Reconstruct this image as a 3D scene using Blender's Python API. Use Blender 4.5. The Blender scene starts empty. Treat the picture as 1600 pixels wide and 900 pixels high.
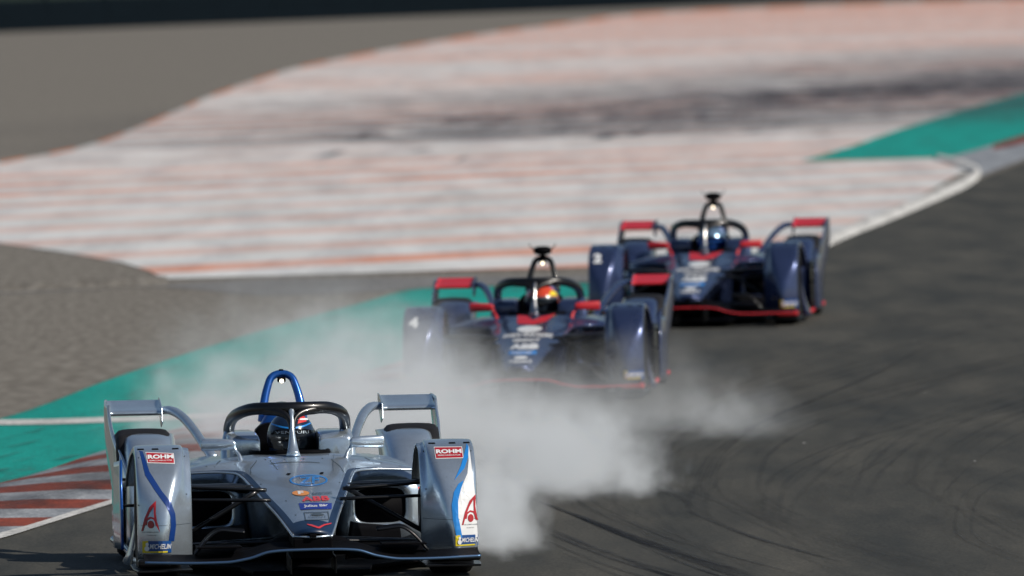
import bpy, bmesh, math, random
import numpy as np
from mathutils import Vector, Matrix
from mathutils.bvhtree import BVHTree

random.seed(7)
S = bpy.context.scene
COL = S.collection

# ------------------------------------------------------------------ camera
F_PX = 25200.0            # focal length in pixels of a 1600 px wide picture
CAM_H = 3.3
ROLL = math.radians(1.1)
PITCH = math.atan(550.0 / F_PX)
cam_d = bpy.data.cameras.new('camera'); cam = bpy.data.objects.new('camera', cam_d); COL.objects.link(cam)
cam_d.sensor_width = 36.0
cam_d.lens = F_PX / 1600.0 * 36.0
cam_d.clip_start = 1.0; cam_d.clip_end = 20000.0
fwd = Vector((0, math.cos(PITCH), -math.sin(PITCH)))
r0 = Vector((1, 0, 0)); u0 = r0.cross(fwd)
RT = r0 * math.cos(ROLL) - u0 * math.sin(ROLL)
UP = u0 * math.cos(ROLL) + r0 * math.sin(ROLL)
cam.matrix_world = Matrix(((RT.x, UP.x, -fwd.x, 0), (RT.y, UP.y, -fwd.y, 0), (RT.z, UP.z, -fwd.z, CAM_H), (0, 0, 0, 1)))
cam_d.dof.use_dof = True
cam_d.dof.focus_distance = 84.0
cam_d.dof.aperture_fstop = 7.2
S.camera = cam

def H(y):
    """height of the ground: level, with a shallow dip in the track"""
    return -.095 * math.cos((y - 117) / 15 * math.pi / 2) ** 2 if abs(y - 117) < 15 else 0.0

def G(px, py):
    """point of the ground along this bearing"""
    d = fwd * F_PX + RT * (px - 800) + UP * (450 - py); z = 0.0
    for _ in range(12):
        t = (z - CAM_H) / d.z; z = .5 * z + .5 * H(d.y * t)
    return (d.x * t, d.y * t, z)

# ------------------------------------------------------------------ light
SUN_EL = math.radians(38); SUN_AZ = math.radians(116)   # clockwise from +Y
sv = Vector((math.sin(SUN_AZ) * math.cos(SUN_EL), math.cos(SUN_AZ) * math.cos(SUN_EL), math.sin(SUN_EL)))
w = bpy.data.worlds.new('World'); S.world = w; w.use_nodes = True
nt = w.node_tree
sky = nt.nodes.new('ShaderNodeTexSky'); sky.sky_type = 'NISHITA'; sky.sun_disc = False
sky.sun_elevation = SUN_EL; sky.sun_rotation = SUN_AZ
sky.air_density = 1.0; sky.dust_density = .6; sky.ozone_density = 1.6
nt.links.new(sky.outputs[0], nt.nodes['Background'].inputs[0])
nt.nodes['Background'].inputs[1].default_value = 0.062
ld = bpy.data.lights.new('sun', 'SUN'); sun = bpy.data.objects.new('sun', ld); COL.objects.link(sun)
ld.energy = 4.9; ld.angle = math.radians(0.5); ld.color = (1.0, 0.93, 0.83)
sun.rotation_euler = (-sv).to_track_quat('-Z', 'Y').to_euler()
S.view_settings.view_transform = 'Standard'; S.view_settings.look = 'None'
S.view_settings.gamma = 1.0; S.view_settings.exposure = -0.14
S.render.engine = 'CYCLES'
S.cycles.use_denoising = True
S.cycles.max_bounces = 12; S.cycles.volume_bounces = 10; S.cycles.transparent_max_bounces = 16
S.cycles.volume_max_steps = 256

# ------------------------------------------------------------------ materials
def new_mat(name):
    m = bpy.data.materials.new(name); m.use_nodes = True
    return m, m.node_tree, m.node_tree.nodes['Principled BSDF']

def N(t, kind, **kw):
    n = t.nodes.new(kind)
    for k, v in kw.items(): setattr(n, k, v)
    return n

def math_n(t, op, a, b=None, clamp=False):
    n = N(t, 'ShaderNodeMath', operation=op, use_clamp=clamp)
    for i, v in enumerate((a, b)):
        if v is None: continue
        if isinstance(v, (int, float)): n.inputs[i].default_value = v
        else: t.links.new(v, n.inputs[i])
    return n.outputs[0]

def noise(t, coord, scale, detail=4, rough=.55, vec_scale=None):
    n = N(t, 'ShaderNodeTexNoise'); n.inputs['Scale'].default_value = scale
    n.inputs['Detail'].default_value = detail; n.inputs['Roughness'].default_value = rough
    if vec_scale:
        mp = N(t, 'ShaderNodeMapping'); mp.inputs['Scale'].default_value = vec_scale
        t.links.new(coord, mp.inputs[0]); coord = mp.outputs[0]
    t.links.new(coord, n.inputs['Vector']); return n.outputs['Fac']

def ramp(t, fac, stops):
    n = N(t, 'ShaderNodeValToRGB'); cr = n.color_ramp
    while len(cr.elements) > 1: cr.elements.remove(cr.elements[-1])
    cr.elements[0].position = stops[0][0]; cr.elements[0].color = (*stops[0][1], 1)
    for p, c in stops[1:]:
        e = cr.elements.new(p); e.color = (*c, 1)
    t.links.new(fac, n.inputs[0]); return n.outputs[0]

def mix(t, fac, a, b, mode='MIX'):
    n = N(t, 'ShaderNodeMix', data_type='RGBA', blend_type=mode)
    for sock, v in ((n.inputs[0], fac), (n.inputs[6], a), (n.inputs[7], b)):
        if isinstance(v, (int, float)): sock.default_value = v
        elif isinstance(v, tuple): sock.default_value = (*v, 1)
        else: t.links.new(v, sock)
    return n.outputs[2]

def paint(name, col, metallic=0.0, rough=0.35, coat=0.0, var=0.06):
    m, t, b = new_mat(name)
    tc = N(t, 'ShaderNodeTexCoord').outputs['Object']
    f = noise(t, tc, 6, 5)
    c = ramp(t, f, [(.3, tuple(v * (1 - var) for v in col)), (.7, tuple(min(1, v * (1 + var)) for v in col))])
    if name in ('silver_paint', 'navy_paint', 'blue_paint'):      # brake dust and rubber flecks
        fl = ramp(t, noise(t, tc, 70, 6, .7), [(.28, (.35, .34, .33)), (.36, (.93, .93, .92)), (.6, (1, 1, 1))])
        gr = ramp(t, noise(t, tc, 3.2, 5, .6), [(.35, (.82, .81, .79)), (.6, (1, 1, 1))])
        c = mix(t, 1.0, mix(t, 1.0, c, fl, 'MULTIPLY'), gr, 'MULTIPLY')
    t.links.new(c, b.inputs['Base Color'])
    b.inputs['Metallic'].default_value = metallic
    rr = math_n(t, 'ADD', math_n(t, 'MULTIPLY', noise(t, tc, 5, 2), .08), rough - .04)
    t.links.new(rr, b.inputs['Roughness'])
    b.inputs['Coat Weight'].default_value = coat
    if name in ('matt_black', 'carbon', 'tyre_rubber', 'barrier_belt', 'barrier_tyres'): b.inputs['Specular IOR Level'].default_value = {'carbon': .25, 'tyre_rubber': .15}.get(name, .03)
    b.inputs['Coat Roughness'].default_value = .06
    return m

M = {}
M['silver'] = paint('silver_paint', (.62, .73, .85), .76, .25, .5, .03)
M['navy_band'] = paint('navy_band', (.006, .022, .06), 0, .4, .15)
M['blue'] = paint('blue_paint', (.01, .10, .42), .45, .28, .9)
M['lightblue'] = paint('light_blue_stripe', (.02, .25, .72), .1, .35, .6)
M['deepblue'] = paint('deep_blue_stripe', (.008, .045, .22), .2, .35, .6)
M['white'] = paint('white_print', (.78, .80, .82), 0, .4, .4)
M['red'] = paint('red_print', (.42, .01, .02), 0, .4, .4)
M['redbright'] = paint('bright_red_print', (.65, .03, .03), 0, .4, .3)
M['orange'] = paint('orange_print', (.75, .28, .06), 0, .4, .3)
M['royal'] = paint('royal_blue_print', (.005, .02, .25), 0, .4, .3)
M['badgeblue'] = paint('badge_blue', (.01, .07, .26), 0, .4, .3)
M['yellow'] = paint('yellow_print', (.75, .6, .02), 0, .4, .3)
M['greyprint'] = paint('grey_print', (.05, .07, .09), 0, .5, .2)
M['carbon'] = paint('carbon', (.008, .009, .011), 0, .3, .12, .3)
M['matblack'] = paint('matt_black', (.004, .004, .005), 0, .6, 0, .2)
M['rubber'] = paint('tyre_rubber', (.016, .016, .018), 0, .55, 0, .3)
M['gloss'] = paint('gloss_black', (.004, .004, .005), 0, .3, .12, .3)
M['steel'] = paint('dark_metallic_edge', (.12, .22, .38), .8, .3, .4)
M['metal'] = paint('bare_metal', (.5, .5, .5), 1, .25, 0)
M['navy'] = paint('navy_paint', (.04, .062, .155), .5, .28, .7, .03)
M['purple'] = paint('navy_lower_paint', (.035, .045, .13), .55, .3, .8, .03)
M['coral'] = paint('coral_red_paint', (.50, .012, .022), 0, .5, .1)
M['suit'] = paint('driver_suit', (.02, .025, .05), 0, .8, 0)
M['skin'] = paint('skin', (.5, .3, .2), 0, .5, 0)
M['visor'] = paint('dark_visor', (.004, .005, .008), .0, .12, .3)
M['visorblue'] = paint('blue_mirrored_visor', (.01, .10, .40), .9, .12, 1.0)
M['helm_navy'] = paint('navy_helmet', (.008, .02, .05), .0, .2, .4)
M['helm_red'] = paint('orange_red_helmet', (.62, .06, .02), .0, .15, 1.0)
M['helm_silver'] = paint('silver_blue_helmet', (.22, .35, .5), .6, .2, 1.0)
def emit(name, col, s):
    m, t, b = new_mat(name); b.inputs['Emission Color'].default_value = (*col, 1)
    b.inputs['Emission Strength'].default_value = s; return m
M['lamp'] = emit('hoop_light', (1, .85, .6), 4)

# ------------------------------------------------------------------ mesh helpers
def mesh_obj(name, V, F, mat, parent=None, smooth=True, mi=None, bevel=0, solid=0, off=-1, label=None, subsurf=0):
    me = bpy.data.meshes.new(name); me.from_pydata([tuple(map(float, v)) for v in V], [], F)
    mats = mat if isinstance(mat, (list, tuple)) else [mat]
    for m in mats: me.materials.append(m)
    if mi is not None: me.polygons.foreach_set('material_index', mi)
    if smooth: me.polygons.foreach_set('use_smooth', [True] * len(me.polygons))
    me.update()
    o = bpy.data.objects.new(name, me); COL.objects.link(o)
    if parent: o.parent = parent
    if solid:
        s = o.modifiers.new('t', 'SOLIDIFY'); s.thickness = solid; s.offset = off
    if bevel:
        b = o.modifiers.new('b', 'BEVEL'); b.width = bevel; b.segments = 2; b.limit_method = 'ANGLE'
    if subsurf:
        b = o.modifiers.new('s', 'SUBSURF'); b.levels = subsurf; b.render_levels = subsurf
    if label: o['label'] = label
    return o

def hermite(ks, x):
    """smooth interpolation of rows ks=[(x, a, b..)]"""
    K = np.array(ks, float); xs = K[:, 0]; Y = K[:, 1:]
    x = np.atleast_1d(np.asarray(x, float)); n = len(xs)
    d = np.diff(Y, axis=0) / np.diff(xs)[:, None]
    m = np.zeros_like(Y)
    m[0] = d[0]; m[-1] = d[-1]
    for i in range(1, n - 1):
        same = d[i - 1] * d[i] > 0
        h0, h1 = xs[i] - xs[i - 1], xs[i + 1] - xs[i]
        w1, w2 = 2 * h1 + h0, h1 + 2 * h0
        with np.errstate(divide='ignore', invalid='ignore'):
            hm = (w1 + w2) / (w1 / d[i - 1] + w2 / d[i])
        m[i] = np.where(same, hm, 0)
    i = np.clip(np.searchsorted(xs, x, 'right') - 1, 0, n - 2)
    h = xs[i + 1] - xs[i]; t = np.clip((x - xs[i]) / h, 0, 1)[:, None]; h = h[:, None]
    return ((2*t**3-3*t**2+1)*Y[i] + (t**3-2*t**2+t)*h*m[i] + (-2*t**3+3*t**2)*Y[i+1] + (t**3-t**2)*h*m[i+1])

def catmull(P, n):
    P = np.array(P, float)
    if len(P) == 2:
        t = np.linspace(0, 1, n)[:, None]; return P[0] * (1 - t) + P[1] * t
    seg = np.linalg.norm(np.diff(P, axis=0), axis=1) ** .5
    s = np.concatenate([[0], np.cumsum(np.maximum(seg, 1e-6))])
    m = np.zeros_like(P)
    for i in range(len(P)):
        a, b = max(i - 1, 0), min(i + 1, len(P) - 1)
        m[i] = (P[b] - P[a]) / (s[b] - s[a])
    x = np.linspace(0, s[-1], n); i = np.clip(np.searchsorted(s, x, 'right') - 1, 0, len(P) - 2)
    h = (s[i + 1] - s[i])[:, None]; t = ((x - s[i])[:, None]) / h
    return ((2*t**3-3*t**2+1)*P[i] + (t**3-2*t**2+t)*h*m[i] + (-2*t**3+3*t**2)*P[i+1] + (t**3-t**2)*h*m[i+1])

def grid_faces(nr, nc, close_c=False, close_r=False):
    F = []
    for r in range(nr if close_r else nr - 1):
        for c in range(nc if close_c else nc - 1):
            a = r * nc + c; b = r * nc + (c + 1) % nc
            r2 = (r + 1) % nr
            F.append((a, b, r2 * nc + (c + 1) % nc, r2 * nc + c))
    return F

def outward(V, F, ref):
    V = np.array(V, float); s = 0
    for f in F[::max(1, len(F) // 200)]:
        p = V[list(f)]
        n = np.cross(p[1] - p[0], p[2] - p[0]); s += np.dot(n, p.mean(0) - np.array(ref))
    return F if s >= 0 else [tuple(reversed(f)) for f in F]

def loft(name, rings, mat, parent, caps=True, ref=None, **kw):
    nr, nc = len(rings), len(rings[0])
    V = [p for r in rings for p in r]; F = grid_faces(nr, nc, close_c=True)
    if caps:
        F.append(tuple(range(nc))[::-1]); F.append(tuple((nr - 1) * nc + i for i in range(nc)))
    if ref is None: ref = np.mean(np.array(V), axis=0)
    body = outward(V, F[:-2] if caps else F, ref)
    if caps:
        c0, c1 = F[-2], F[-1]
        if body[0] != F[0]: c0, c1 = c0[::-1], c1[::-1]
        body = list(body) + [c0, c1]
    return mesh_obj(name, V, body, mat, parent, **kw)

def superellipse(x0, x1, z0, z1, n=28, p=3.0):
    t = np.linspace(0, 2 * math.pi, n, endpoint=False)
    c, s = np.cos(t), np.sin(t)
    return ((x0 + x1) / 2 + (x1 - x0) / 2 * np.sign(c) * np.abs(c) ** (2 / p),
            (z0 + z1) / 2 + (z1 - z0) / 2 * np.sign(s) * np.abs(s) ** (2 / p))

def tube_geo(P, rad, n=24, k=12, flat=1.0, up=(0, 0, 1)):
    """P: control points; rad: scalar or list; flat: vertical squash"""
    C = catmull(P, n)
    R = np.interp(np.linspace(0, 1, n), np.linspace(0, 1, len(rad)), rad) if isinstance(rad, (list, tuple)) else np.full(n, rad)
    rings = []; prev = None
    for i in range(n):
        d = Vector(C[min(i + 1, n - 1)] - C[max(i - 1, 0)]).normalized()
        if prev is None:
            a = Vector(up); a = (a - d * a.dot(d))
            if a.length < 1e-3: a = Vector((0, 1, 0)); a = a - d * a.dot(d)
        else: a = prev - d * prev.dot(d)
        a.normalize(); prev = a; b = d.cross(a)
        rings.append([tuple(Vector(C[i]) + a * (math.sin(q) * R[i] * flat) + b * (math.cos(q) * R[i])) for q in np.linspace(0, 2 * math.pi, k, endpoint=False)])
    return rings

def tube(name, P, rad, mat, parent, n=24, k=12, flat=1.0, up=(0, 0, 1), **kw):
    rings = tube_geo(P, rad, n, k, flat, up)
    V = [p for r in rings for p in r]; F = grid_faces(n, k, close_c=True)
    F += [tuple(range(k))[::-1], tuple((n - 1) * k + i for i in range(k))]
    return mesh_obj(name, V, F, mat, parent, **kw)

def box_geo(x0, x1, y0, y1, z0, z1):
    V = [(x, y, z) for x in (x0, x1) for y in (y0, y1) for z in (z0, z1)]
    return V, [(0, 1, 3, 2), (4, 6, 7, 5), (0, 4, 5, 1), (2, 3, 7, 6), (0, 2, 6, 4), (1, 5, 7, 3)]

def box(name, x0, x1, y0, y1, z0, z1, mat, parent=None, bevel=.004, **kw):
    V, F = box_geo(x0, x1, y0, y1, z0, z1)
    return mesh_obj(name, V, F, mat, parent, smooth=False, bevel=bevel, **kw)

def plate(name, poly, axis, a, th, mat, parent, bevel=.003):
    """poly in the other two axes, extruded by th along axis at a"""
    n = len(poly); V = []
    for q in (a, a + th):
        for (u, v) in poly:
            V.append({'x': (q, u, v), 'y': (u, q, v), 'z': (u, v, q)}[axis])
    F = [tuple(range(n))[::-1], tuple(range(n, 2 * n))] + [(i, (i + 1) % n, n + (i + 1) % n, n + i) for i in range(n)]
    F = outward(V, F, np.mean(np.array(V), axis=0))
    return mesh_obj(name, V, F, mat, parent, smooth=False, bevel=bevel)

def bvh_of(*objs):
    V, F = [], []
    for o in objs:
        b = len(V); V += [v.co.copy() for v in o.data.vertices]
        F += [tuple(b + i for i in p.vertices) for p in o.data.polygons]
    return BVHTree.FromPolygons(V, F)

# --- flat print projected on to a body surface (built once, it then belongs to that surface)
def tri_fill(loops):
    bm = bmesh.new()
    for L in loops:
        vs = [bm.verts.new((x, 0, z)) for x, z in L]
        for i in range(len(vs)): bm.edges.new((vs[i], vs[(i + 1) % len(vs)]))
    bmesh.ops.triangle_fill(bm, use_beauty=True, use_dissolve=False, edges=bm.edges[:])
    return bm

TXT = {}
def text_bm(s, bold=.0):
    if (s, bold) not in TXT:
        c = bpy.data.curves.new('t', 'FONT'); c.body = s; c.align_x = 'CENTER'; c.align_y = 'CENTER'; c.offset = bold
        c.resolution_u = 3
        o = bpy.data.objects.new('t', c); COL.objects.link(o)
        me = bpy.data.meshes.new_from_object(o.evaluated_get(bpy.context.evaluated_depsgraph_get()))
        V = np.array([v.co[:2] for v in me.vertices]); F = [tuple(p.vertices) for p in me.polygons]
        bpy.data.objects.remove(o); bpy.data.curves.remove(c); bpy.data.meshes.remove(me)
        V -= (V.max(0) + V.min(0)) / 2
        V /= (V.max(0) - V.min(0))
        TXT[(s, bold)] = (V, F)
    V, F = TXT[(s, bold)]
    bm = bmesh.new(); vs = [bm.verts.new((x, 0, z)) for x, z in V]
    for f in F:
        try: bm.faces.new([vs[i] for i in f])
        except ValueError: pass
    return bm

def project(name, bm, bvh, mat, parent, off=.002, step=.02, y0=-3.0, direction=(0, 1, 0), warp=None):
    co = np.array([v.co for v in bm.verts])
    lo, hi = co.min(0), co.max(0)
    for ax, no in ((0, (1, 0, 0)), (2, (0, 0, 1))):
        q = lo[ax] + step
        while q < hi[ax]:
            p = [0, 0, 0]; p[ax] = q
            bmesh.ops.bisect_plane(bm, geom=bm.verts[:] + bm.edges[:] + bm.faces[:], plane_co=p, plane_no=no)
            q += step
    dv = Vector(direction)
    dead = []
    for v in bm.verts:
        if warp: v.co = warp(v.co)
        h = bvh.ray_cast(Vector((v.co.x, y0, v.co.z)), dv)
        if h[0] is None: dead.append(v); continue
        n = h[1]
        if n.y > 0: n = -n
        v.co = h[0] + n * off
    bmesh.ops.delete(bm, geom=dead, context='VERTS')
    me = bpy.data.meshes.new(name); bm.to_mesh(me); bm.free()
    me.materials.append(mat)
    o = bpy.data.objects.new(name, me); COL.objects.link(o); o.parent = parent
    return o

def text_on(name, s, cx, cz, w_, h_, bvh, mat, parent, bold=.02, off=.004, shear=0, arc=0, y0=-3.0, rot=0):
    bm = text_bm(s, bold)
    for v in bm.verts:
        x, z = v.co.x, v.co.z
        x2 = x * w_ + z * h_ * shear; z2 = z * h_ - arc * (2 * x) ** 2
        c, sn = math.cos(rot), math.sin(rot)
        v.co = (cx + x2 * c - z2 * sn, 0, cz + x2 * sn + z2 * c)
    return project(name, bm, bvh, mat, parent, off=off, y0=y0)

def poly_on(name, loops, bvh, mat, parent, off=.002, y0=-3.0, step=.02):
    return project(name, tri_fill(loops), bvh, mat, parent, off=off, y0=y0, step=step)

def ellipse(cx, cz, a, b, n=28, rot=0):
    return [(cx + a * math.cos(q) * math.cos(rot) - b * math.sin(q) * math.sin(rot),
             cz + a * math.cos(q) * math.sin(rot) + b * math.sin(q) * math.cos(rot)) for q in np.linspace(0, 2 * math.pi, n, endpoint=False)]

# photograph measurements of the silver car -> its own X, Z (front view) at depth Y behind the front axle
def P2(x, y, Y=-.5):
    s = 300 * 84 / (84 + Y); cx = 476.5 - 13.5 * Y
    X = (x - cx) / s; Z = (900 - 11.8 * Y - 5.8 * X - y) / s
    return (X, Z)

# ------------------------------------------------------------------ race car
NOSE = [(-.97, .095, .268, .243), (-.90, .108, .292, .262), (-.5, .155, .368, .335), (0, .212, .440, .405), (.4, .258, .498, .465),
        (.7, .290, .535, .502), (.85, .312, .553, .514), (.95, .365, .566, .518), (1.0, .44, .572, .519), (1.04, .56, .578, .514), (1.08, .64, .583, .508),
        (1.15, .685, .59, .50), (1.30, .70, .60, .49)]

def PB(x, y):
    Y = 0
    for _ in range(12):
        X, Z = P2(x, y, Y)
        ys = np.linspace(-.97, 1.3, 80); zs = hermite(NOSE, ys)[:, 1]
        Y = float(np.interp(Z, zs, ys))
    return P2(x, y, Y)

def mirror(P, sx): return [(sx * p[0], p[1], p[2]) for p in P]

def make_wheel(car, sx, Y, r, x0, x1):
    """wheel > tyre, rim; the tyre has a grooved tread"""
    wd = bpy.data.objects.new('wheel', None); COL.objects.link(wd); wd.parent = car
    wd.location = (sx * (x0 + x1) / 2, Y, r); wd.empty_display_size = .1
    hw = (x1 - x0) / 2
    prof = [(-hw * .93, r * .66), (-hw, r * .78), (-hw * .98, r * .92), (-hw * .86, r * .975), (-hw * .70, r * .992),
            (-hw * .44, r), (-hw * .2, r * 1.002), (hw * 0, r * 1.003),
            (hw * .2, r * 1.002), (hw * .44, r), (hw * .70, r * .992), (hw * .86, r * .975), (hw * .98, r * .92), (hw, r * .78), (hw * .93, r * .66)]
    n = 72; V = []; 
    for i in range(n):
        q = 2 * math.pi * i / n
        for j, (x, rr) in enumerate(prof):
            q2 = q
            if (i % 3 == 0) and (j in (2, 3, 4, 5, 9, 10, 11, 12)): rr -= .006
            V.append((x, rr * math.cos(q2), rr * math.sin(q2)))
    F = outward(V, grid_faces(n, len(prof), close_r=True), (0, 0, 0))
    mesh_obj('tyre', V, F, M['rubber'], wd)
    # rim: barrel, spokes and hub in one mesh
    V, F = [], []
    pr = [(-hw * .9, r * .67), (-hw * .8, r * .62), (hw * .8, r * .62), (hw * .9, r * .67)]
    m = 40
    for i in range(m):
        q = 2 * math.pi * i / m
        for x, rr in pr: V.append((x, rr * math.cos(q), rr * math.sin(q)))
    F += grid_faces(m, 4, close_r=True)
    for k in range(10):
        q = 2 * math.pi * k / 10; b = len(V); out = sx * hw * .55
        for rr, ww in ((r * .1, .012), (r * .64, .018)):
            for du, dx in ((-1, -.01), (1, -.01), (1, .01), (-1, .01)):
                y, z = rr * math.cos(q) - du * ww * math.sin(q), rr * math.sin(q) + du * ww * math.cos(q)
                V.append((out + dx, y, z))
        F += [(b, b+1, b+5, b+4), (b+1, b+2, b+6, b+5), (b+2, b+3, b+7, b+6), (b+3, b, b+4, b+7)]
    b = len(V)
    for x in (-hw * .4, sx * 0 + hw * .62):
        for i in range(16):
            q = 2 * math.pi * i / 16; V.append((x, r * .16 * math.cos(q), r * .16 * math.sin(q)))
    F += [(b + i, b + (i + 1) % 16, b + 16 + (i + 1) % 16, b + 16 + i) for i in range(16)]
    F += [tuple(b + i for i in range(16)), tuple(b + 16 + i for i in range(16))]
    mesh_obj('rim', V, F, M['carbon'], wd, smooth=False)
    return wd

def make_car(cfg, loc, yaw):
    car = bpy.data.objects.new('race_car', None); COL.objects.link(car)
    body, band, trim, top, accent = cfg['body'], cfg['band'], cfg['trim'], cfg['top'], cfg['accent']
    Mb = M[body]
    # ---- nose cover
    ys = np.unique(np.concatenate([np.linspace(-.97, .85, 40), np.linspace(.85, 1.3, 22)]))
    K = hermite(NOSE, ys); us = np.zeros(41)
    V = []
    for y, (wd, zc, ze) in zip(ys, K):
        bw = .034 + .0 * y if y < .8 else max(.016, .034 - .06 * (y - .8))
        ui = 1 - bw / wd
        us = np.concatenate([np.linspace(-1, -ui, 4)[:3], np.linspace(-ui, ui, 35), np.linspace(ui, 1, 4)[1:]])
        for u in us:
            pw = 2.4
            V.append((u * wd, y - .045 * (1 - u * u) * (y < -.9), ze + (zc - ze) * (1 - abs(u) ** pw)))
    nc = len(us); F, mi = [], []
    for r in range(len(ys) - 1):
        for c in range(nc - 1):
            yy = (ys[r] + ys[r+1]) / 2; uu = abs((us[c] + us[c+1]) / 2)
            a = r * nc + c
            F.append((a, a + 1, a + nc + 1, a + nc))
            mi.append(1 if (yy < -.80 or c < 3 or c >= nc - 4) else 0)
    nose = mesh_obj('nose_cover', V, F, [Mb, M[band]], car, mi=mi, solid=.012, off=-1)
    nb = bvh_of(nose)
    # silver / coloured lip along the V edge
    edge = [(K[i, 0] + .002, ys[i], K[i, 2] - .004) for i in range(0, len(ys), 2)]
    for sx in (1, -1):
        tube('edge_trim', mirror(edge, sx), .0065, M[trim], car, n=80, k=8)
    tube('nose_tip_trim', [(-.094, -.968, .242), (-.05, -.995, .24), (0, -1.005, .238), (.05, -.995, .24), (.094, -.968, .242)], .006, M[trim], car, n=16, k=8)
    box('tow_mark', -.018, .018, -1.02, -.97, .236, .256, M['matblack'], car)
    # ---- monocoque under the cover
    rings = []
    for y in np.linspace(-.93, 1.9, 40):
        wd, zc, ze = hermite(NOSE, [min(y, 1.3)])[0]; wt = min(wd - .012, .285)
        kw_ = np.interp(y, [-.93, 0, .8, 1.9], [.06, .10, .16, .24]); kb = np.interp(y, [-.93, -.3, .8, 1.9], [.20, .17, .08, .06])
        zt = ze - .012
        if y > 1.2: zt = .40
        rings.append([(wt, y, zt), (wt * .86, y, zt * .8 + kb * .2), (kw_ * 1.15, y, zt * .3 + kb * .7), (kw_, y, kb + .01), (kw_ * .8, y, kb),
                      (-kw_ * .8, y, kb), (-kw_, y, kb + .01), (-kw_ * 1.15, y, zt * .3 + kb * .7), (-wt * .86, y, zt * .8 + kb * .2), (-wt, y, zt)])
    loft('monocoque', rings, M[cfg['tub']], car)
    loft('nose_pylon', [[(sx_ * a, y, z) for sx_, z in ((-1, z0), (1, z0), (1, z1), (-1, z1))] for y, a, z0, z1 in ((-1.0, .10, .13, .232), (-.7, .11, .12, .26), (-.35, .10, .12, .3))], M['matblack'], car, smooth=False, bevel=.006)
    # cockpit liner, dash
    loft('cockpit_liner', [[(x, y, z) for x, z in zip(*superellipse(-.2, .2, .1, .585, 20, 5))] for y in (1.22, 1.5, 2.25)], M['matblack'], car, caps=False)
    rim = [(0, 1.235, .604), (.12, 1.25, .602), (.185, 1.33, .60), (.20, 1.5, .60), (.20, 1.75, .61), (.19, 2.1, .64)]
    for sx in (1, -1): tube('cockpit_rim', mirror(rim, sx), .014, M[cfg['rimcol']], car, n=24, k=8)
    # ---- sidepods
    SP = [(1.22, .28, .67, .14, .47), (1.28, .25, .705, .10, .515), (1.6, .21, .74, .07, .555), (2.2, .19, .70, .06, .565), (2.7, .08, .52, .06, .52), (3.2, .04, .30, .07, .46), (4.1, .01, .16, .10, .40)]
    sides = {}
    for sx in (1, -1):
        rings = []
        for y in np.linspace(1.22, 4.1, 36):
            a, b, c, d = hermite(SP, [y])[0]
            X, Z = superellipse(a, b, c, d, 40, 3.4)
            rings.append([(sx * x, y, z - .16 * max(0, (x - a) / (b - a) - .35) ** 2 * (1 if z > .3 else 0)) for x, z in zip(X, Z)])
        o = loft('sidepod', rings, Mb, car, caps=False, ref=(sx * .4, 2.4, .3)); sides[sx] = o
        # front face: outer ring -> rounded lip -> dark duct
        R = []
        for (a, b, c, d, y, p) in ((.28, .67, .14, .47, 1.22, 3.4), (.30, .635, .19, .44, 1.195, 3.4), (.315, .60, .215, .42, 1.19, 3.6), (.325, .59, .225, .41, 1.205, 4)):
            X, Z = superellipse(a, b, c, d, 40, p)
            R.append([(sx * x, y, z) for x, z in zip(X, Z)])
        loft('inlet_surround', R, M['silver'] if body == 'silver' else Mb, car, caps=False, ref=(sx * .45, 1.6, .3))
        R = []
        for (a, b, c, d, y) in ((.325, .59, .225, .41, 1.205), (.34, .575, .24, .40, 1.35), (.36, .55, .25, .38, 1.7)):
            X, Z = superellipse(a, b, c, d, 40, 4)
            R.append([(sx * x, y, z) for x, z in zip(X, Z)])
        loft('cooling_duct', R, M['matblack'], car)
        # rearview mirror
        mrr = []
        for x, hh, yy in ((.30, .012, 1.14), (.315, .026, 1.14), (.36, .030, 1.15), (.45, .033, 1.17), (.475, .034, 1.18), (.482, .026, 1.18)):
            a_, z_ = superellipse(yy - .035, yy + .03, .655 - hh, .655 + hh, 16, 3.5)
            mrr.append([(sx * x, p, q) for p, q in zip(a_, z_)])
        mo = loft('mirror', mrr, M[cfg['mirror']], car)
        tube('stalk', mirror([(.315, 1.14, .65), (.30, 1.13, .62), (.285, 1.11, .60), (.275, 1.09, .56)], sx), [.012, .009, .010, .016], M[cfg['stalk']], mo, n=14, k=8)
        plate('mirror_glass', [(sx * x, z) for x, z in ((.33, .632), (.47, .630), (.47, .682), (.33, .68))], 'y', 1.212, .003, M['metal'], mo, bevel=0)
        # cockpit side block where the halo lands
        R = []
        for y, zt, a, b in ((1.50, .66, .160, .315), (1.505, .675, .155, .325), (1.53, .688, .155, .330), (1.9, .70, .155, .33), (2.2, .70, .17, .31), (2.5, .66, .14, .26), (2.9, .56, .10, .22)):
            X, Z = superellipse(a, b, .44, zt, 28, 9)
            R.append([(sx * x, y, z) for x, z in zip(X, Z)])
        loft('cockpit_side', R, Mb, car)
        # halo mount fairing
        tube('halo_mount', mirror([(.325, 1.72, .53), (.322, 1.74, .62), (.308, 1.80, .69)], sx), [.040, .034, .030], Mb, car, n=12, k=14, flat=1.3)
    # ---- engine cover + headrest
    R = []
    for y, hwid, zt, zb, p in ((2.18, .165, .80, .40, 2.6), (2.24, .18, .835, .40, 2.6), (2.45, .17, .84, .38, 2.5), (2.9, .13, .74, .3, 2.4), (3.5, .09, .58, .25, 2.4), (4.2, .055, .48, .22, 2.4)):
        X, Z = superellipse(-hwid, hwid, zb, zt, 32, p)
        R.append([(x * (1 - .45 * max(0, (z - .55)) / .3), y, z) for x, z in zip(X, Z)])
    loft('engine_cover', R, M[top], car)
    loft('headrest', [[(x, y, z) for x, z in zip(*superellipse(-.17, .17, .42, .74, 20, 4))] for y in (2.0, 2.06, 2.2)], M['matblack'], car)
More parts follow.
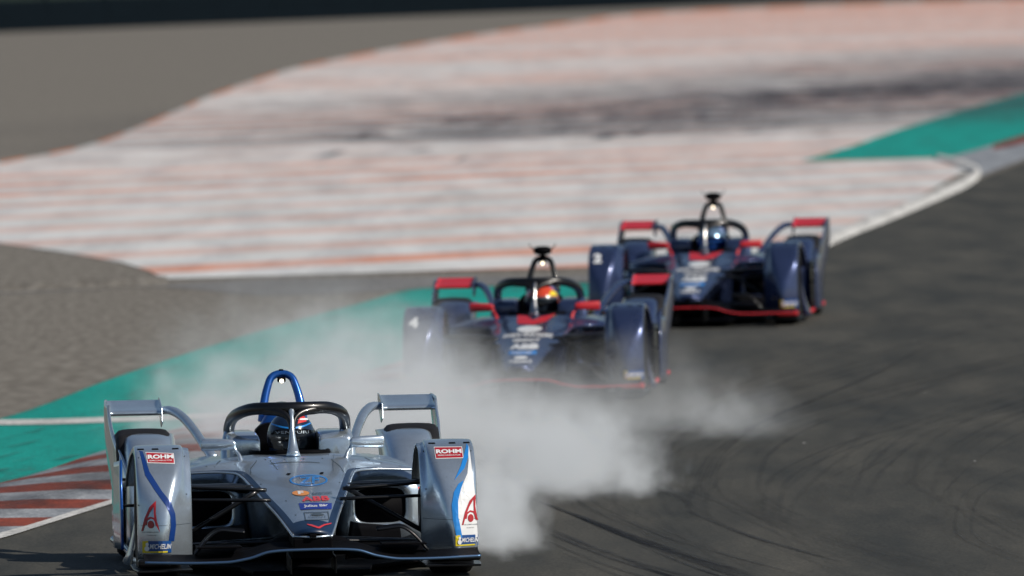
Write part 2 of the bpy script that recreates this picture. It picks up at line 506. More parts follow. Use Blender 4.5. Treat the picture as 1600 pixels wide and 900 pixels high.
    # ---- roll hoop
    hoop = tube('roll_hoop', [(-.108, 2.30, .74), (-.096, 2.33, .84), (-.074, 2.36, .925), (-.05, 2.38, .973), (0, 2.39, .990), (.05, 2.38, .973), (.074, 2.36, .925), (.096, 2.33, .84), (.108, 2.30, .74)],
         [.026, .023, .021, .020, .020, .021, .023, .026], M[cfg['hoop']], car, n=44, k=12)
    lh = box('lamp_housing', -.022, .022, 2.34, 2.38, .945, .972, M['matblack'], hoop)
    V, F = [], []
    for i in range(16):
        q = 2 * math.pi * i / 16; V.append((.011 * math.cos(q), 2.336, .951 + .011 * math.sin(q)))
    for i in range(16):
        q = 2 * math.pi * i / 16; V.append((.011 * math.cos(q), 2.345, .951 + .011 * math.sin(q)))
    F = [tuple(range(16)), tuple(range(31, 15, -1))] + [(i, (i + 1) % 16, 16 + (i + 1) % 16, 16 + i) for i in range(16)]
    mesh_obj('hoop_lamp', V, F, M['lamp'], hoop, smooth=False)
    if cfg['camera']:
        tc = loft('camera_pod', [[(x, y, z) for x, z in zip(*superellipse(-a, a, 1.045 - b, 1.045 + b, 18, 2.6))] for y, a, b in ((2.27, .02, .01), (2.30, .055, .028), (2.36, .07, .034), (2.46, .055, .028), (2.54, .02, .01))], M['matblack'], car)
        box('pod_neck', -.018, .018, 2.34, 2.42, .985, 1.03, M['matblack'], tc)
        for sx in (1, -1): tube('aerial', mirror([(.05, 2.36, 1.055), (.085, 2.36, 1.07), (.10, 2.36, 1.10)], sx), [.006, .004, .0025], M['matblack'], tc, n=8, k=6)
    else:
        box('hoop_cap', -.012, .012, 2.375, 2.40, 1.004, 1.013, M['matblack'], hoop)
    # ---- halo
    halo_pts = [(.306, 1.84, .66), (.308, 1.80, .72), (.295, 1.66, .775), (.262, 1.48, .810), (.20, 1.36, .832), (.11, 1.29, .836), (0, 1.265, .836)]
    halo_pts += [(-x, y, z) for x, y, z in halo_pts[-2::-1]]
    halo = tube('halo', halo_pts, [.029, .031, .031, .031, .031, .031, .029], M['gloss'], car, n=72, k=14, flat=1.05)
    pil = tube('halo_pillar', [(0, 1.10, .585), (0, 1.13, .625), (0, 1.165, .70), (0, 1.21, .79), (0, 1.265, .835)], [.040, .026, .014, .013, .020], M[cfg['pillar']], halo, n=26, k=14, flat=1.0, up=(0, 1, 0))
    for sx in (1, -1):
        tube('centre_arm', mirror([(.006, 1.18, .725), (.012, 1.205, .775), (.045, 1.235, .808), (.11, 1.28, .824), (.2, 1.35, .828)], sx), [.012, .016, .021, .026, .02], M['gloss'], halo, n=22, k=12)
    plate('centre_web', [(-.13, 1.30), (-.05, 1.25), (.05, 1.25), (.13, 1.30), (.10, 1.45), (-.10, 1.45)], 'z', .812, .035, M['carbon'], halo)
    # ---- front wheels' fairings
    prof = catmull([(-.50, .115), (-.51, .25), (-.475, .40), (-.39, .545), (-.245, .648), (-.06, .688), (.12, .690), (.32, .65), (.50, .56), (.62, .47)], 34)
    for sx in (1, -1):
        V = []; nu = 27
        for i, (y, z) in enumerate(prof):
            t = np.clip((.68 - z) / .56, 0, 1) if i < 20 else 0
            front = i < 20
            d = prof[min(i+1, 33)] - prof[max(i-1, 0)]; d = d / np.linalg.norm(d)
            nrm = np.array([-d[1], d[0]])       # outward (forward / up)
            if nrm[0] > 0 and y < 0: nrm = -nrm
            if y >= 0 and nrm[1] < 0: nrm = -nrm
            ridge = np.interp(t, [0, .15, .55, 1], [.652, .668, .712, .742])
            depth = np.interp(t, [0, .12, .5, 1], [.035, .11, .25, .29]) if front else .02
            flare = 0 if y < .15 else .06 * (y - .15)
            ctrl = [(.592, depth), (.60, depth * .86), (.625, depth * .62), (ridge - .022, depth * .16), (ridge, 0.012 * t), (ridge + .03, -.002), (.80, -.002), (.855, .0), (.868, .002), (.877, .009), (.880, .035)]
            cc = catmull(ctrl, nu)
            xc = np.interp(t, [0, .3, .55, .75, 1], [.885, .83, .765, .745, .74]); kk = .62 if front else 0
            for (x, dep) in cc:
                dep = dep + kk * (0 if x < xc else ((x - xc) ** 2 / .08 if x - xc < .04 else (x - xc - .02)))
                p = np.array([y, z]) - nrm * dep
                if front and dep > .02 and x < .72:   # inner cheek runs straight back, not down
                    p = np.array([y + dep * (.35 + .65 * t), z - dep * (.9 - .75 * t)])
                V.append((sx * (x + flare * (x - .59) / .29), p[0], p[1]))
        F = outward(V, grid_faces(34, nu), (sx * .72, .05, .3))
        fo = mesh_obj('front_fairing', V, F, Mb, car, solid=.008, off=-1)
        cfg.setdefault('fair', {})[sx] = (fo, bvh_of(fo))
        # foot plate and low fin behind the wheel
        plate('foot_plate', [(sx * .60, -.56), (sx * .885, -.58), (sx * .90, -.30), (sx * .895, .30), (sx * .86, .45), (sx * .60, .40)], 'z', .055, .012, M['carbon'], car)
        box('foot_edge', *sorted((sx * .715, sx * .885)), -.585, -.50, .085, .125, M[cfg['wingedge']] if cfg['wingedge'] == 'coral' else M['carbon'], car, bevel=.012)
        fin = [[(.835, .50, .40), (.862, .62, .05), ], [(.845, .62, .33), (.885, .80, .05)], [(.845, .85, .22), (.885, 1.1, .05)], [(.84, 1.15, .13), (.87, 1.4, .05)]]
        V = []
        for a, b in fin:
            for k_ in range(7):
                s_ = k_ / 6; V.append((sx * (a[0] * (1 - s_) + b[0] * s_ + .02 * s_ * s_), a[1] * (1 - s_) + b[1] * s_, a[2] * (1 - s_) + b[2] * s_))
        mesh_obj('lower_fin', V, grid_faces(4, 7), M[cfg['fin']], car, solid=.01, off=0)
        # floor edge
        tube('floor_edge', mirror([(.84, .8, .06), (.86, 1.3, .055), (.84, 2.0, .06), (.85, 2.5, .075), (.90, 2.75, .11)], sx), [.02, .018, .016, .018, .02], M[cfg['wingedge']] if cfg['wingedge'] == 'coral' else M['silver'], car, n=24, k=10)
        # ---- rear wheel fairing
        V = []
        pv = catmull([(2.36, .075), (2.38, .28), (2.46, .44), (2.60, .555), (2.78, .635), (2.98, .668)], 20)
        for (y, z) in pv:
            for x, dy in catmull([(.545, .42), (.552, .30), (.575, .14), (.63, .03), (.72, 0), (.79, .03), (.825, .14), (.835, .30)], 20):
                lift = 0 if z < .5 else -.02 * dy / .42
                V.append((sx * x, y + dy * (1 - .0 * z), z + lift))
        mesh_obj('rear_fairing', V, outward(V, grid_faces(20, 20), (sx * .69, 3.1, .25)), Mb, car, solid=.008, off=-1)
        ends = [((.885, 3.58, .80), (.885, 4.06, .822)), ((.885, 3.50, .75), (.888, 4.06, .73)), ((.880, 3.22, .675), (.893, 3.9, .60)),
                ((.862, 2.95, .60), (.893, 3.45, .47)), ((.835, 2.72, .52), (.888, 3.05, .36)), ((.812, 2.60, .44), (.875, 2.8, .30))]
        L = catmull([a for a, b in ends], 24); T_ = catmull([b for a, b in ends], 24)
        V = [tuple(L[i] * (1 - s_) + T_[i] * s_ + np.array([.012 * math.sin(s_ * math.pi), 0, 0])) for i in range(24) for s_ in np.linspace(0, 1, 9)]
        V = mirror(V, sx)
        mesh_obj('wing_endplate', V, grid_faces(24, 9), Mb, car, solid=.010, off=0)
        tube('endplate_edge', mirror(L, sx), .008, Mb, car, n=40, k=8)
        vane = [((.868, 2.30, .07), (.90, 2.66, .07)), ((.868, 2.30, .25), (.905, 2.66, .25)), ((.868, 2.34, .42), (.90, 2.68, .42)), ((.862, 2.46, .54), (.895, 2.72, .52))]
        L = catmull([a for a, b in vane], 14); T_ = catmull([b for a, b in vane], 14)
        V = [(sx * x, y, z) for i in range(14) for s_ in np.linspace(0, 1, 7) for x, y, z in [tuple(L[i] * (1 - s_) + T_[i] * s_)]]
        vn = mesh_obj('outer_vane', V, grid_faces(14, 7), Mb, car, solid=.008, off=0)
        tube('vane_edge', mirror([tuple(p) for p in L], sx), .008, M[cfg['vane']], vn, n=20, k=8)
        for z in (.44, .30): tube('bracket', mirror([(.79, 2.44, z), (.84, 2.42, z), (.87, 2.42, z)], sx), .008, M['matblack'], vn, n=6, k=8)
        # ---- rear winglet and its curved strut
        V = []
        for x in np.linspace(.600, .885, 9):
            for k_ in range(24):
                q = 2 * math.pi * k_ / 24; c = (1 - math.cos(q)) / 2; th = .016 * math.sqrt(max(c, 0)) * (1 - c) * 2.2 + .004
                yy = 3.62 + .40 * c; zz = .755 + .060 * c - .014 * math.sin(c * math.pi) + (th if q < math.pi else -th)
                V.append((sx * x, yy, zz))
        F = grid_faces(9, 24, close_c=True) + [tuple(range(24)), tuple(8 * 24 + i for i in range(24))[::-1]]
        mesh_obj('rear_winglet', V, outward(V, F, (sx * .74, 3.8, .77)), M[accent], car)
        plate('winglet_fence', [(3.57, .70), (3.75, .675), (4.04, .76), (4.05, .83), (3.9, .825), (3.6, .785)], 'x', sx * .594, .006 * sx, Mb, car)
        tube('wing_strut', mirror([(.60, 3.78, .765), (.545, 3.66, .768), (.49, 3.45, .735), (.44, 3.15, .67), (.40, 2.85, .60), (.36, 2.65, .535)], sx), [.026, .030, .028, .026, .026, .03], M[cfg['strut']], car, n=34, k=12, flat=.8)
        # ---- suspension
        for nm, pts, rr, fl in (('upper_wishbone', [(.20, -.14, .455), (.64, -.02, .475)], [.024, .020], .45), ('upper_wishbone', [(.22, .42, .455), (.64, .04, .475)], [.024, .020], .45),
                        ('steering_arm', [(.18, -.22, .405), (.64, -.12, .410)], [.020, .018], .5), ('pushrod', [(.22, .05, .455), (.62, 0, .22)], [.013, .013], 1),
                        ('lower_wishbone', [(.12, -.2, .19), (.64, 0, .17)], [.024, .02], .45), ('lower_wishbone', [(.15, .45, .18), (.64, .05, .17)], [.024, .02], .45)):
            tube(nm, mirror(pts, sx), rr, M['carbon'], car, n=6, k=10, flat=fl)
        tube('rear_wishbone', mirror([(.1, 2.95, .38), (.58, 3.1, .42)], sx), .02, M['carbon'], car, n=4, k=8, flat=.5)
        tube('rear_wishbone', mirror([(.1, 3.3, .22), (.58, 3.1, .2)], sx), .02, M['carbon'], car, n=4, k=8, flat=.5)
        tube('drive_shaft', mirror([(.08, 3.12, .34), (.6, 3.12, .345)], sx), .022, M['metal'], car, n=4, k=10)
        # chrome-like fairing where the upper arm meets the tub
        tube('arm_fairing', mirror([(.27, .55, .44), (.36, .50, .452), (.48, .35, .462), (.62, .18, .472)], sx), [.042, .034, .024, .02], M['carbon'], car, n=16, k=14, flat=.6)
        # brake duct
        R = [[(sx * x, y + .02, z) for y, z in zip(*superellipse(-.15 * q, .15 * q, .33 - .15 * q, .33 + .15 * q, 20, 2.4))] for x, q in ((.60, .7), (.62, 1), (.65, 1.0))]
        loft('brake_duct', R, M['carbon'], car)
        # arched flap on the front wing, inboard of the fairing
        V = []
        for i, s_ in enumerate(np.linspace(0, 1, 14)):
            x = .60 - .26 * s_; z = .15 + .125 * math.sin(min(1, s_ * 1.7) * math.pi / 2) - .03 * max(0, s_ - .55)
            for j in range(5): V.append((sx * x, -.80 + .10 * j / 4, z + .012 * j / 4))
        fl = mesh_obj('wing_flap', V, grid_faces(14, 5), M['matblack'], car, solid=.007, off=0)
        tube('flap_edge', mirror([V[i * 5][0:3] if sx > 0 else (-V[i * 5][0], V[i * 5][1], V[i * 5][2]) for i in range(14)], sx), .007, M['carbon'], fl, n=24, k=8)
        box('flap_shelf', *sorted((sx * .36, sx * .59)), -.90, -.62, .185, .195, M['matblack'], car)
        # barge board
        V = []
        for s_ in np.linspace(0, 1, 8):
            for t_ in np.linspace(0, 1, 6):
                V.append((sx * (.24 + .36 * s_ ** 1.5 + .03 * t_), .55 + .75 * s_, .06 + (.20 - .06 * s_) * t_))
        mesh_obj('barge_board', V, grid_faces(8, 6), M['matblack'], car, solid=.008, off=0)
    # ---- front wing main blade
    wz = [(0, .178), (.13, .176), (.22, .170), (.33, .138), (.45, .120), (.60, .118), (.86, .124)]
    xs = np.linspace(-.862, .862, 81); nv = 18; V = []
    zl = hermite(wz, np.abs(xs))[:, 0]
    for x, z0 in zip(xs, zl):
        le = -1.06 + .10 * (abs(x) / .88) ** 2
        for k_ in range(nv):
            q = 2 * math.pi * k_ / nv; c = (1 - math.cos(q)) / 2; th = .018 * math.sqrt(max(c, 0)) * (1.1 - c) + .003
            V.append((x, le + .30 * c, z0 + .030 * c + (th if q < math.pi else -th) - .012 * math.sin(c * math.pi)))
    F = grid_faces(81, nv, close_c=True) + [tuple(range(nv)), tuple(80 * nv + i for i in range(nv))[::-1]]
    fw = mesh_obj('front_wing', V, outward(V, F, (0, -.95, .14)), M['matblack'], car)
    tube('leading_edge', [(x, -1.064 + .10 * (abs(x) / .88) ** 2, z - .001) for x, z in zip(xs, zl)], .0075 if cfg['wingedge'] == 'steel' else .006, M[cfg['wingedge']], fw, n=120, k=8)
    # second element + splitter under it
    V = []
    for x, z0 in zip(xs, zl):
        le = -.80 + .08 * (abs(x) / .88) ** 2
        for k_ in range(10):
            q = 2 * math.pi * k_ / 10; c = (1 - math.cos(q)) / 2
            V.append((x * .68, le + .16 * c, z0 - .01 + .07 * c + .005 * math.sin(q)))
    F = grid_faces(81, 10, close_c=True)
    mesh_obj('upper_wing_element', V, F, M['matblack'], car)
    plate('splitter', [(-.30, -.80), (.30, -.80), (.34, -.2), (.70, .75), (.80, 1.2), (.82, 2.5), (.55, 2.9), (.5, 4.3), (-.5, 4.3), (-.55, 2.9), (-.82, 2.5), (-.80, 1.2), (-.70, .75), (-.34, -.2)], 'z', .04, .02, M['matblack'], car)
    for sx in (1, -1):
        plate('skirt', [(-.95, .045), (-.45, .045), (-.45, .15), (-.95, .13)], 'x', sx * .115, .008, M['carbon'], car)
    # steering wheel
    tube('steering_wheel', [(-.13, 1.47, .50), (-.12, 1.46, .56), (-.06, 1.45, .575), (.06, 1.45, .575), (.12, 1.46, .56), (.13, 1.47, .50), (.09, 1.48, .45), (-.09, 1.48, .45), (-.13, 1.47, .50)], .013, M['carbon'], car, n=40, k=8)
    # diffuser / crash box
    loft('crash_structure', [[(x, y, z) for x, z in zip(*superellipse(-a, a, .25, .42, 16, 3))] for y, a in ((3.9, .12), (4.35, .08))], M['carbon'], car)
    for sx in (1, -1): plate('diffuser_fence', [(3.3, .05), (4.3, .05), (4.35, .22), (3.5, .10)], 'x', sx * .48, .008, M['carbon'], car)
    make_wheel(car, 1, 0, .325, .645, .872); make_wheel(car, -1, 0, .325, .645, .872)
    make_wheel(car, 1, 3.1, .345, .575, .872); make_wheel(car, -1, 3.1, .345, .575, .872)
    cfg['nb'] = nb; cfg['nose_o'] = nose; cfg['side_o'] = sides
    car.location = loc; car.rotation_euler = (0, 0, yaw)
    return car

def helmet_parts(person, cfg, c=(0.02, 1.80, .665)):
    cx, cy, cz = c
    nu, nv = 40, 28; V = []
    for j in range(nv):
        th = math.pi * (j + .5) / nv * .86
        for i in range(nu):
            ph = 2 * math.pi * i / nu
            x = .128 * math.sin(th) * math.cos(ph); y = .158 * math.sin(th) * math.sin(ph); z = .142 * math.cos(th)
            if y < 0 and z < -.02: y *= 1 + .22 * min(1, (-.02 - z) / .06)       # chin bar
            if z < -.07: x *= .93
            V.append((cx + x, cy + y, cz + z))
    V.append((cx, cy, cz + .1422)); F = grid_faces(nv, nu, close_c=True)
    F += [(len(V) - 1, (i + 1) % nu, i) for i in range(nu)]
    h = mesh_obj('helmet', V, outward(V, F, c), M[cfg['helmet']], person)
    hb = bvh_of(h)
    visor = [(-.118, .035), (-.06, .048), (0, .05), (.06, .048), (.118, .035), (.118, -.045), (.06, -.06), (0, -.064), (-.06, -.06), (-.118, -.045)]
    poly_on('visor', [[(cx + x, cz + z) for x, z in visor]], hb, M[cfg['visor']], h, off=.006, y0=cy - 1, step=.012)
    return h, hb, (cx, cy, cz)

def make_driver(cfg, loc, yaw, label):
    p = bpy.data.objects.new('person', None); COL.objects.link(p)
    # one continuous body grown from a joint skeleton (pelvis first)
    J = {'pelvis': (0, 2.0, .20, .15, .11), 'waist': (0, 2.02, .30, .13, .10), 'chest': (0, 2.02, .42, .155, .11), 'neckb': (0.005, 1.99, .51, .08, .07), 'neck': (0.01, 1.93, .56, .05, .05), 'head': (0.02, 1.84, .64, .08, .09)}
    for s, sx in (('L', 1), ('R', -1)):
        J['sh' + s] = (.165 * sx, 1.99, .485, .06, .06); J['el' + s] = (.175 * sx, 1.76, .36, .045, .045); J['wr' + s] = (.145 * sx, 1.55, .47, .028, .028); J['palm' + s] = (.135 * sx, 1.485, .505, .03, .02)
        J['hip' + s] = (.09 * sx, 1.93, .18, .08, .08); J['kn' + s] = (.10 * sx, 1.50, .36, .058, .058); J['an' + s] = (.08 * sx, 1.10, .22, .038, .038); J['toe' + s] = (.08 * sx, 1.0, .33, .03, .03)
        for k_, (dx, dz) in enumerate(((.0, .035), (.004, .017), (.004, 0), (.0, -.016))):
            J['f%d%s' % (k_, s)] = ((.135 + dx) * sx, 1.455, .505 + dz, .010, .010); J['g%d%s' % (k_, s)] = ((.112 + dx) * sx, 1.440, .503 + dz, .009, .009)
        J['th' + s] = (.115 * sx, 1.485, .53, .010, .010); J['ti' + s] = (.10 * sx, 1.462, .535, .009, .009)
    E = [('pelvis', 'waist'), ('waist', 'chest'), ('chest', 'neckb'), ('neckb', 'neck'), ('neck', 'head')]
    for s in 'LR':
        E += [('chest', 'sh' + s), ('sh' + s, 'el' + s), ('el' + s, 'wr' + s), ('wr' + s, 'palm' + s), ('pelvis', 'hip' + s), ('hip' + s, 'kn' + s), ('kn' + s, 'an' + s), ('an' + s, 'toe' + s), ('palm' + s, 'th' + s), ('th' + s, 'ti' + s)]
        for k_ in range(4): E += [('palm' + s, 'f%d%s' % (k_, s)), ('f%d%s' % (k_, s), 'g%d%s' % (k_, s))]
    names = list(J); idx = {n: i for i, n in enumerate(names)}
    me = bpy.data.meshes.new('body'); me.from_pydata([J[n][:3] for n in names], [(idx[a], idx[b]) for a, b in E], [])
    o = bpy.data.objects.new('body', me); COL.objects.link(o); o.parent = p
    sk = o.modifiers.new('skin', 'SKIN')
    for i, n in enumerate(names):
        me.skin_vertices[0].data[i].radius = J[n][3:5]
    me.skin_vertices[0].data[0].use_root = True
    sb = o.modifiers.new('sub', 'SUBSURF'); sb.levels = 1; sb.render_levels = 1
    me.materials.append(M['suit'])
    h, hb, c = helmet_parts(p, cfg)
    cx, cy, cz = c
    if cfg['kind'] == 1:
        text_on('visor_lettering', 'VENTURI', cx, cz + .030, .165, .013, hb, M['silver'], h, bold=.0, off=.010, y0=cy - 1)
        poly_on('pale_band', [[(cx + x, cz + .050 + (.35 * x * x * 6) + d) for x, d in [(q, 0) for q in np.linspace(-.115, .115, 13)] + [(q, .008) for q in np.linspace(.115, -.115, 13)]]], hb, M['lightblue'], h, off=.003, y0=cy - 1, step=.012)
        poly_on('crown_mark', [[(cx + .03, cz + .075), (cx + .08, cz + .085), (cx + .07, cz + .11), (cx + .045, cz + .12)]], hb, M['redbright'], h, off=.003, y0=cy - 1, step=.012)
        poly_on('crown_mark', [[(cx + .04, cz + .092), (cx + .088, cz + .090), (cx + .084, cz + .100), (cx + .045, cz + .100)]], hb, M['white'], h, off=.005, y0=cy - 1, step=.012)
        # collar
    elif cfg['kind'] == 2:
        poly_on('crown_mark', [[(cx + .06, cz + .055), (cx + .115, cz + .055), (cx + .10, cz + .09), (cx + .07, cz + .09)]], hb, M['yellow'], h, off=.003, y0=cy - 1, step=.012)
        poly_on('visor_strip', [[(cx - .11, cz + .032), (cx + .11, cz + .032), (cx + .11, cz + .048), (cx - .11, cz + .048)]], hb, M['greyprint'], h, off=.009, y0=cy - 1, step=.012)
    else:
        poly_on('visor_strip', [[(cx - .11, cz + .032), (cx + .11, cz + .032), (cx + .11, cz + .048), (cx - .11, cz + .048)]], hb, M['matblack'], h, off=.009, y0=cy - 1, step=.012)
    tube('head_restraint', [(-.16, 1.98, .53), (-.10, 1.95, .565), (-.07, 2.02, .58), (0, 2.06, .585), (.08, 2.02, .58), (.11, 1.95, .565), (.17, 1.98, .53)], .02, M['carbon'], p, n=20, k=8)
    p.location = loc; p.rotation_euler = (0, 0, yaw)
    p['label'] = label; p['category'] = 'person'
    return p

# ------------------------------------------------------------------ liveries
def logo_A(car, fo, fb, pts, mat, c, sc, flip=1):
    """swoosh A with a ring: pts in unit coordinates"""
    cx, cz = c
    L = [(-.5, -.5), (-.32, -.08), (-.04, .30), (.30, .5), (.12, .28), (-.06, .10), (-.24, -.16), (-.42, -.5)]
    R = [(.17, .38), (.30, .5), (.27, .1), (.33, -.2), (.48, -.55), (.27, -.3), (.18, 0)]
    for P in (L, R):
        poly_on('emblem', [[(cx + flip * x * sc * .62, cz + z * sc) for x, z in P]], fb, mat, fo, off=.004, step=.015)
    poly_on('emblem', [ellipse(cx + flip * .0 * sc, cz - .28 * sc, .10 * sc, .13 * sc, 20)], fb, mat, fo, off=.004, step=.015)
    poly_on('emblem', [[(cx + x * sc, cz + z * sc) for x, z in ((-.20, -.30), (-.17, -.12), (-.02, -.02), (.14, -.06), (.18, -.22), (.16, -.34), (.14, -.20), (.09, -.11), (-.01, -.08), (-.11, -.15), (-.14, -.30))]], fb, mat, fo, off=.004, step=.015)

def tyre_badge(fo, fb, x0, x1, z0, z1):
    w_ = x1 - x0; h_ = z1 - z0
    poly_on('tyre_maker_badge', [[(x0, z0), (x1, z0), (x1, z1), (x0, z1)]], fb, M['badgeblue'], fo, off=.003)
    poly_on('badge_edge', [[(x0, z0), (x0 + .2 * w_, z0), (x0 + .2 * w_, z1), (x0, z1)]], fb, M['yellow'], fo, off=.004)
    poly_on('badge_edge', [[(x0, z0), (x1 - .15 * w_, z0 + .02 * h_), (x1 - .15 * w_, z0 + .15 * h_), (x0, z0 + .12 * h_)]], fb, M['yellow'], fo, off=.0045)
    cx = x0 + .16 * w_
    poly_on('badge_figure', [ellipse(cx, z0 + .36 * h_, .085 * w_, .22 * h_, 14)], fb, M['white'], fo, off=.0055, step=.01)
    poly_on('badge_figure', [ellipse(cx + .01 * w_, z0 + .72 * h_, .055 * w_, .15 * h_, 14)], fb, M['white'], fo, off=.0055, step=.01)
    text_on('badge_lettering', 'MICHELIN', x0 + .62 * w_, z0 + .54 * h_, w_ * .70, h_ * .42, fb, M['white'], fo, bold=.02, off=.0055, shear=.2)

def zf_etc(cfg):
    nb, no = cfg['nb'], cfg['nose_o']
    q = lambda x, y: PB(x, y)
    def onn(name, s, x, y, wpx, hpx, mat, bold=.02, shear=0, arc=0):
        X, Z = q(x, y); return text_on(name, s, X, Z, wpx / 300, hpx / 300 * .8, nb, mat, no, bold=bold, off=.004, shear=shear, arc=arc)
    X, Z = q(485.5, 751.5)
    poly_on('sponsor_oval', [ellipse(X, Z, .100, .024, 40), ellipse(X, Z, .091, .0195, 40)], nb, M['lightblue'], no, off=.003)
    onn('sponsor_lettering', 'ZF', 486, 751.5, 32, 11, M['lightblue'], .02, .35)
    X, Z = q(472.5, 771.5)
    poly_on('sponsor_spot', [ellipse(X, Z, .044, .0105, 24)], nb, M['orange'], no, off=.003)
    onn('sponsor_lettering', 'F', 472.5, 771, 9, 5, M['white'], .05)
    onn('sponsor_lettering', 'ARBOSIS', 506, 772.5, 33, 4, M['greyprint'], .0)
    onn('sponsor_lettering', 'ABB', 495.5, 780.5, 44, 7, M['redbright'], .03)
    a = [q(469, 787.5), q(495, 786.5), q(522, 788.5), q(521.5, 797.5), (q(495, 796.5)), q(472, 797.5)]
    poly_on('sponsor_panel', [a], nb, M['royal'], no, off=.003)
    onn('sponsor_lettering', 'Julius Bär', 496, 792, 38, 5, M['white'], .02)
    o1 = [q(476.5, 801.5), q(516, 801), q(517.5, 813.5), q(478.5, 814)]; o2 = [q(478, 802.5), q(514.5, 802), q(516, 812.5), q(480, 813)]
    poly_on('series_box', [o1, o2], nb, M['greyprint'], no, off=.003, step=.03)
    X, Z = q(498, 805)
    poly_on('series_emblem', [[(X - .04, Z - .002), (X - .02, Z + .006), (X + .005, Z + .010), (X + .02, Z + .004), (X + .038, Z - .003), (X, Z - .005)]], nb, M['greyprint'], no, off=.003)
    onn('series_lettering', 'FORMULA E', 497.5, 809.5, 27, 3.2, M['greyprint'], .0)
    c = [q(481, 819.5), q(489, 820.5), q(499, 824), q(508, 820.5), q(521, 819), q(520, 820.5), q(509, 822.5), q(499.5, 826.5), q(488, 823), q(482, 821)]
    poly_on('red_chevron', [c], nb, M['redbright'], no, off=.003)
    for x, y in ((454, 741.5), (506, 740.5)):
        X, Z = q(x, y); poly_on('pitot_slot', [ellipse(X, Z, .012, .0035, 12, .1)], nb, M['matblack'], no, off=.003)
    for P in ([(425, 719), (437, 735)], [(524, 712), (524.5, 738)]):
        (xa, za), (xb, zb) = q(*P[0]), q(*P[1])
        poly_on('panel_seam', [[(xa, za), (xa + .003, za), (xb + .003, zb), (xb, zb)]], nb, M['greyprint'], no, off=.001)

def seam(nm, P, bvh, o, wd_=.0028, mat='greyprint'):
    P = [(float(a), float(b)) for a, b in P]; Lp, Rp = [], []
    for i, (a, b) in enumerate(P):
        p0, p1 = P[max(i - 1, 0)], P[min(i + 1, len(P) - 1)]
        dx, dz = p1[0] - p0[0], p1[1] - p0[1]; l_ = math.hypot(dx, dz) or 1
        Lp.append((a - dz / l_ * wd_ / 2, b + dx / l_ * wd_ / 2)); Rp.append((a + dz / l_ * wd_ / 2, b - dx / l_ * wd_ / 2))
    return poly_on(nm, [Lp + Rp[::-1]], bvh, M[mat], o, off=.0015)

def seams(cfg):
    nb, no = cfg['nb'], cfg['nose_o']
    seam('panel_seam', [(-.13, .556), (-.07, .561), (0, .563), (.07, .561), (.13, .556)], nb, no, .0022)
    for sx in (1, -1):
        seam('panel_seam', [(sx * .19, .59), (sx * .20, .565), (sx * .235, .535), (sx * .245, .51)], nb, no)
        seam('panel_seam', [(sx * .36, .578), (sx * .40, .56), (sx * .42, .54)], nb, no)
        for x, z in ((.10, .40), (.07, .34), (.205, .47), (.24, .52), (.05, .575), (.15, .575), (.31, .555), (.46, .545), (.56, .525)):
            poly_on('fastener', [ellipse(sx * x, z, .0045, .0022, 8)], nb, M['greyprint'], no, off=.001, step=.05)
        fo, fb = cfg['fair'][sx]
        seam('panel_seam', [(sx * .60, .30), (sx * .66, .297), (sx * .74, .295), (sx * .82, .295), (sx * .875, .297)], fb, fo, .002)
        for x in (.665, .77, .845):
            poly_on('top_vent', [[(sx * x - .018, .676), (sx * x + .018, .676), (sx * x + .016, .682), (sx * x - .016, .682)]], fb, M['matblack'], fo, off=.001)
        for x, z in ((.62, .64), (.86, .64), (.62, .45), (.87, .40), (.76, .145), (.865, .145)):
            poly_on('fastener', [ellipse(sx * x, z, .004, .004, 8)], fb, M['greyprint'], fo, off=.001, step=.05)

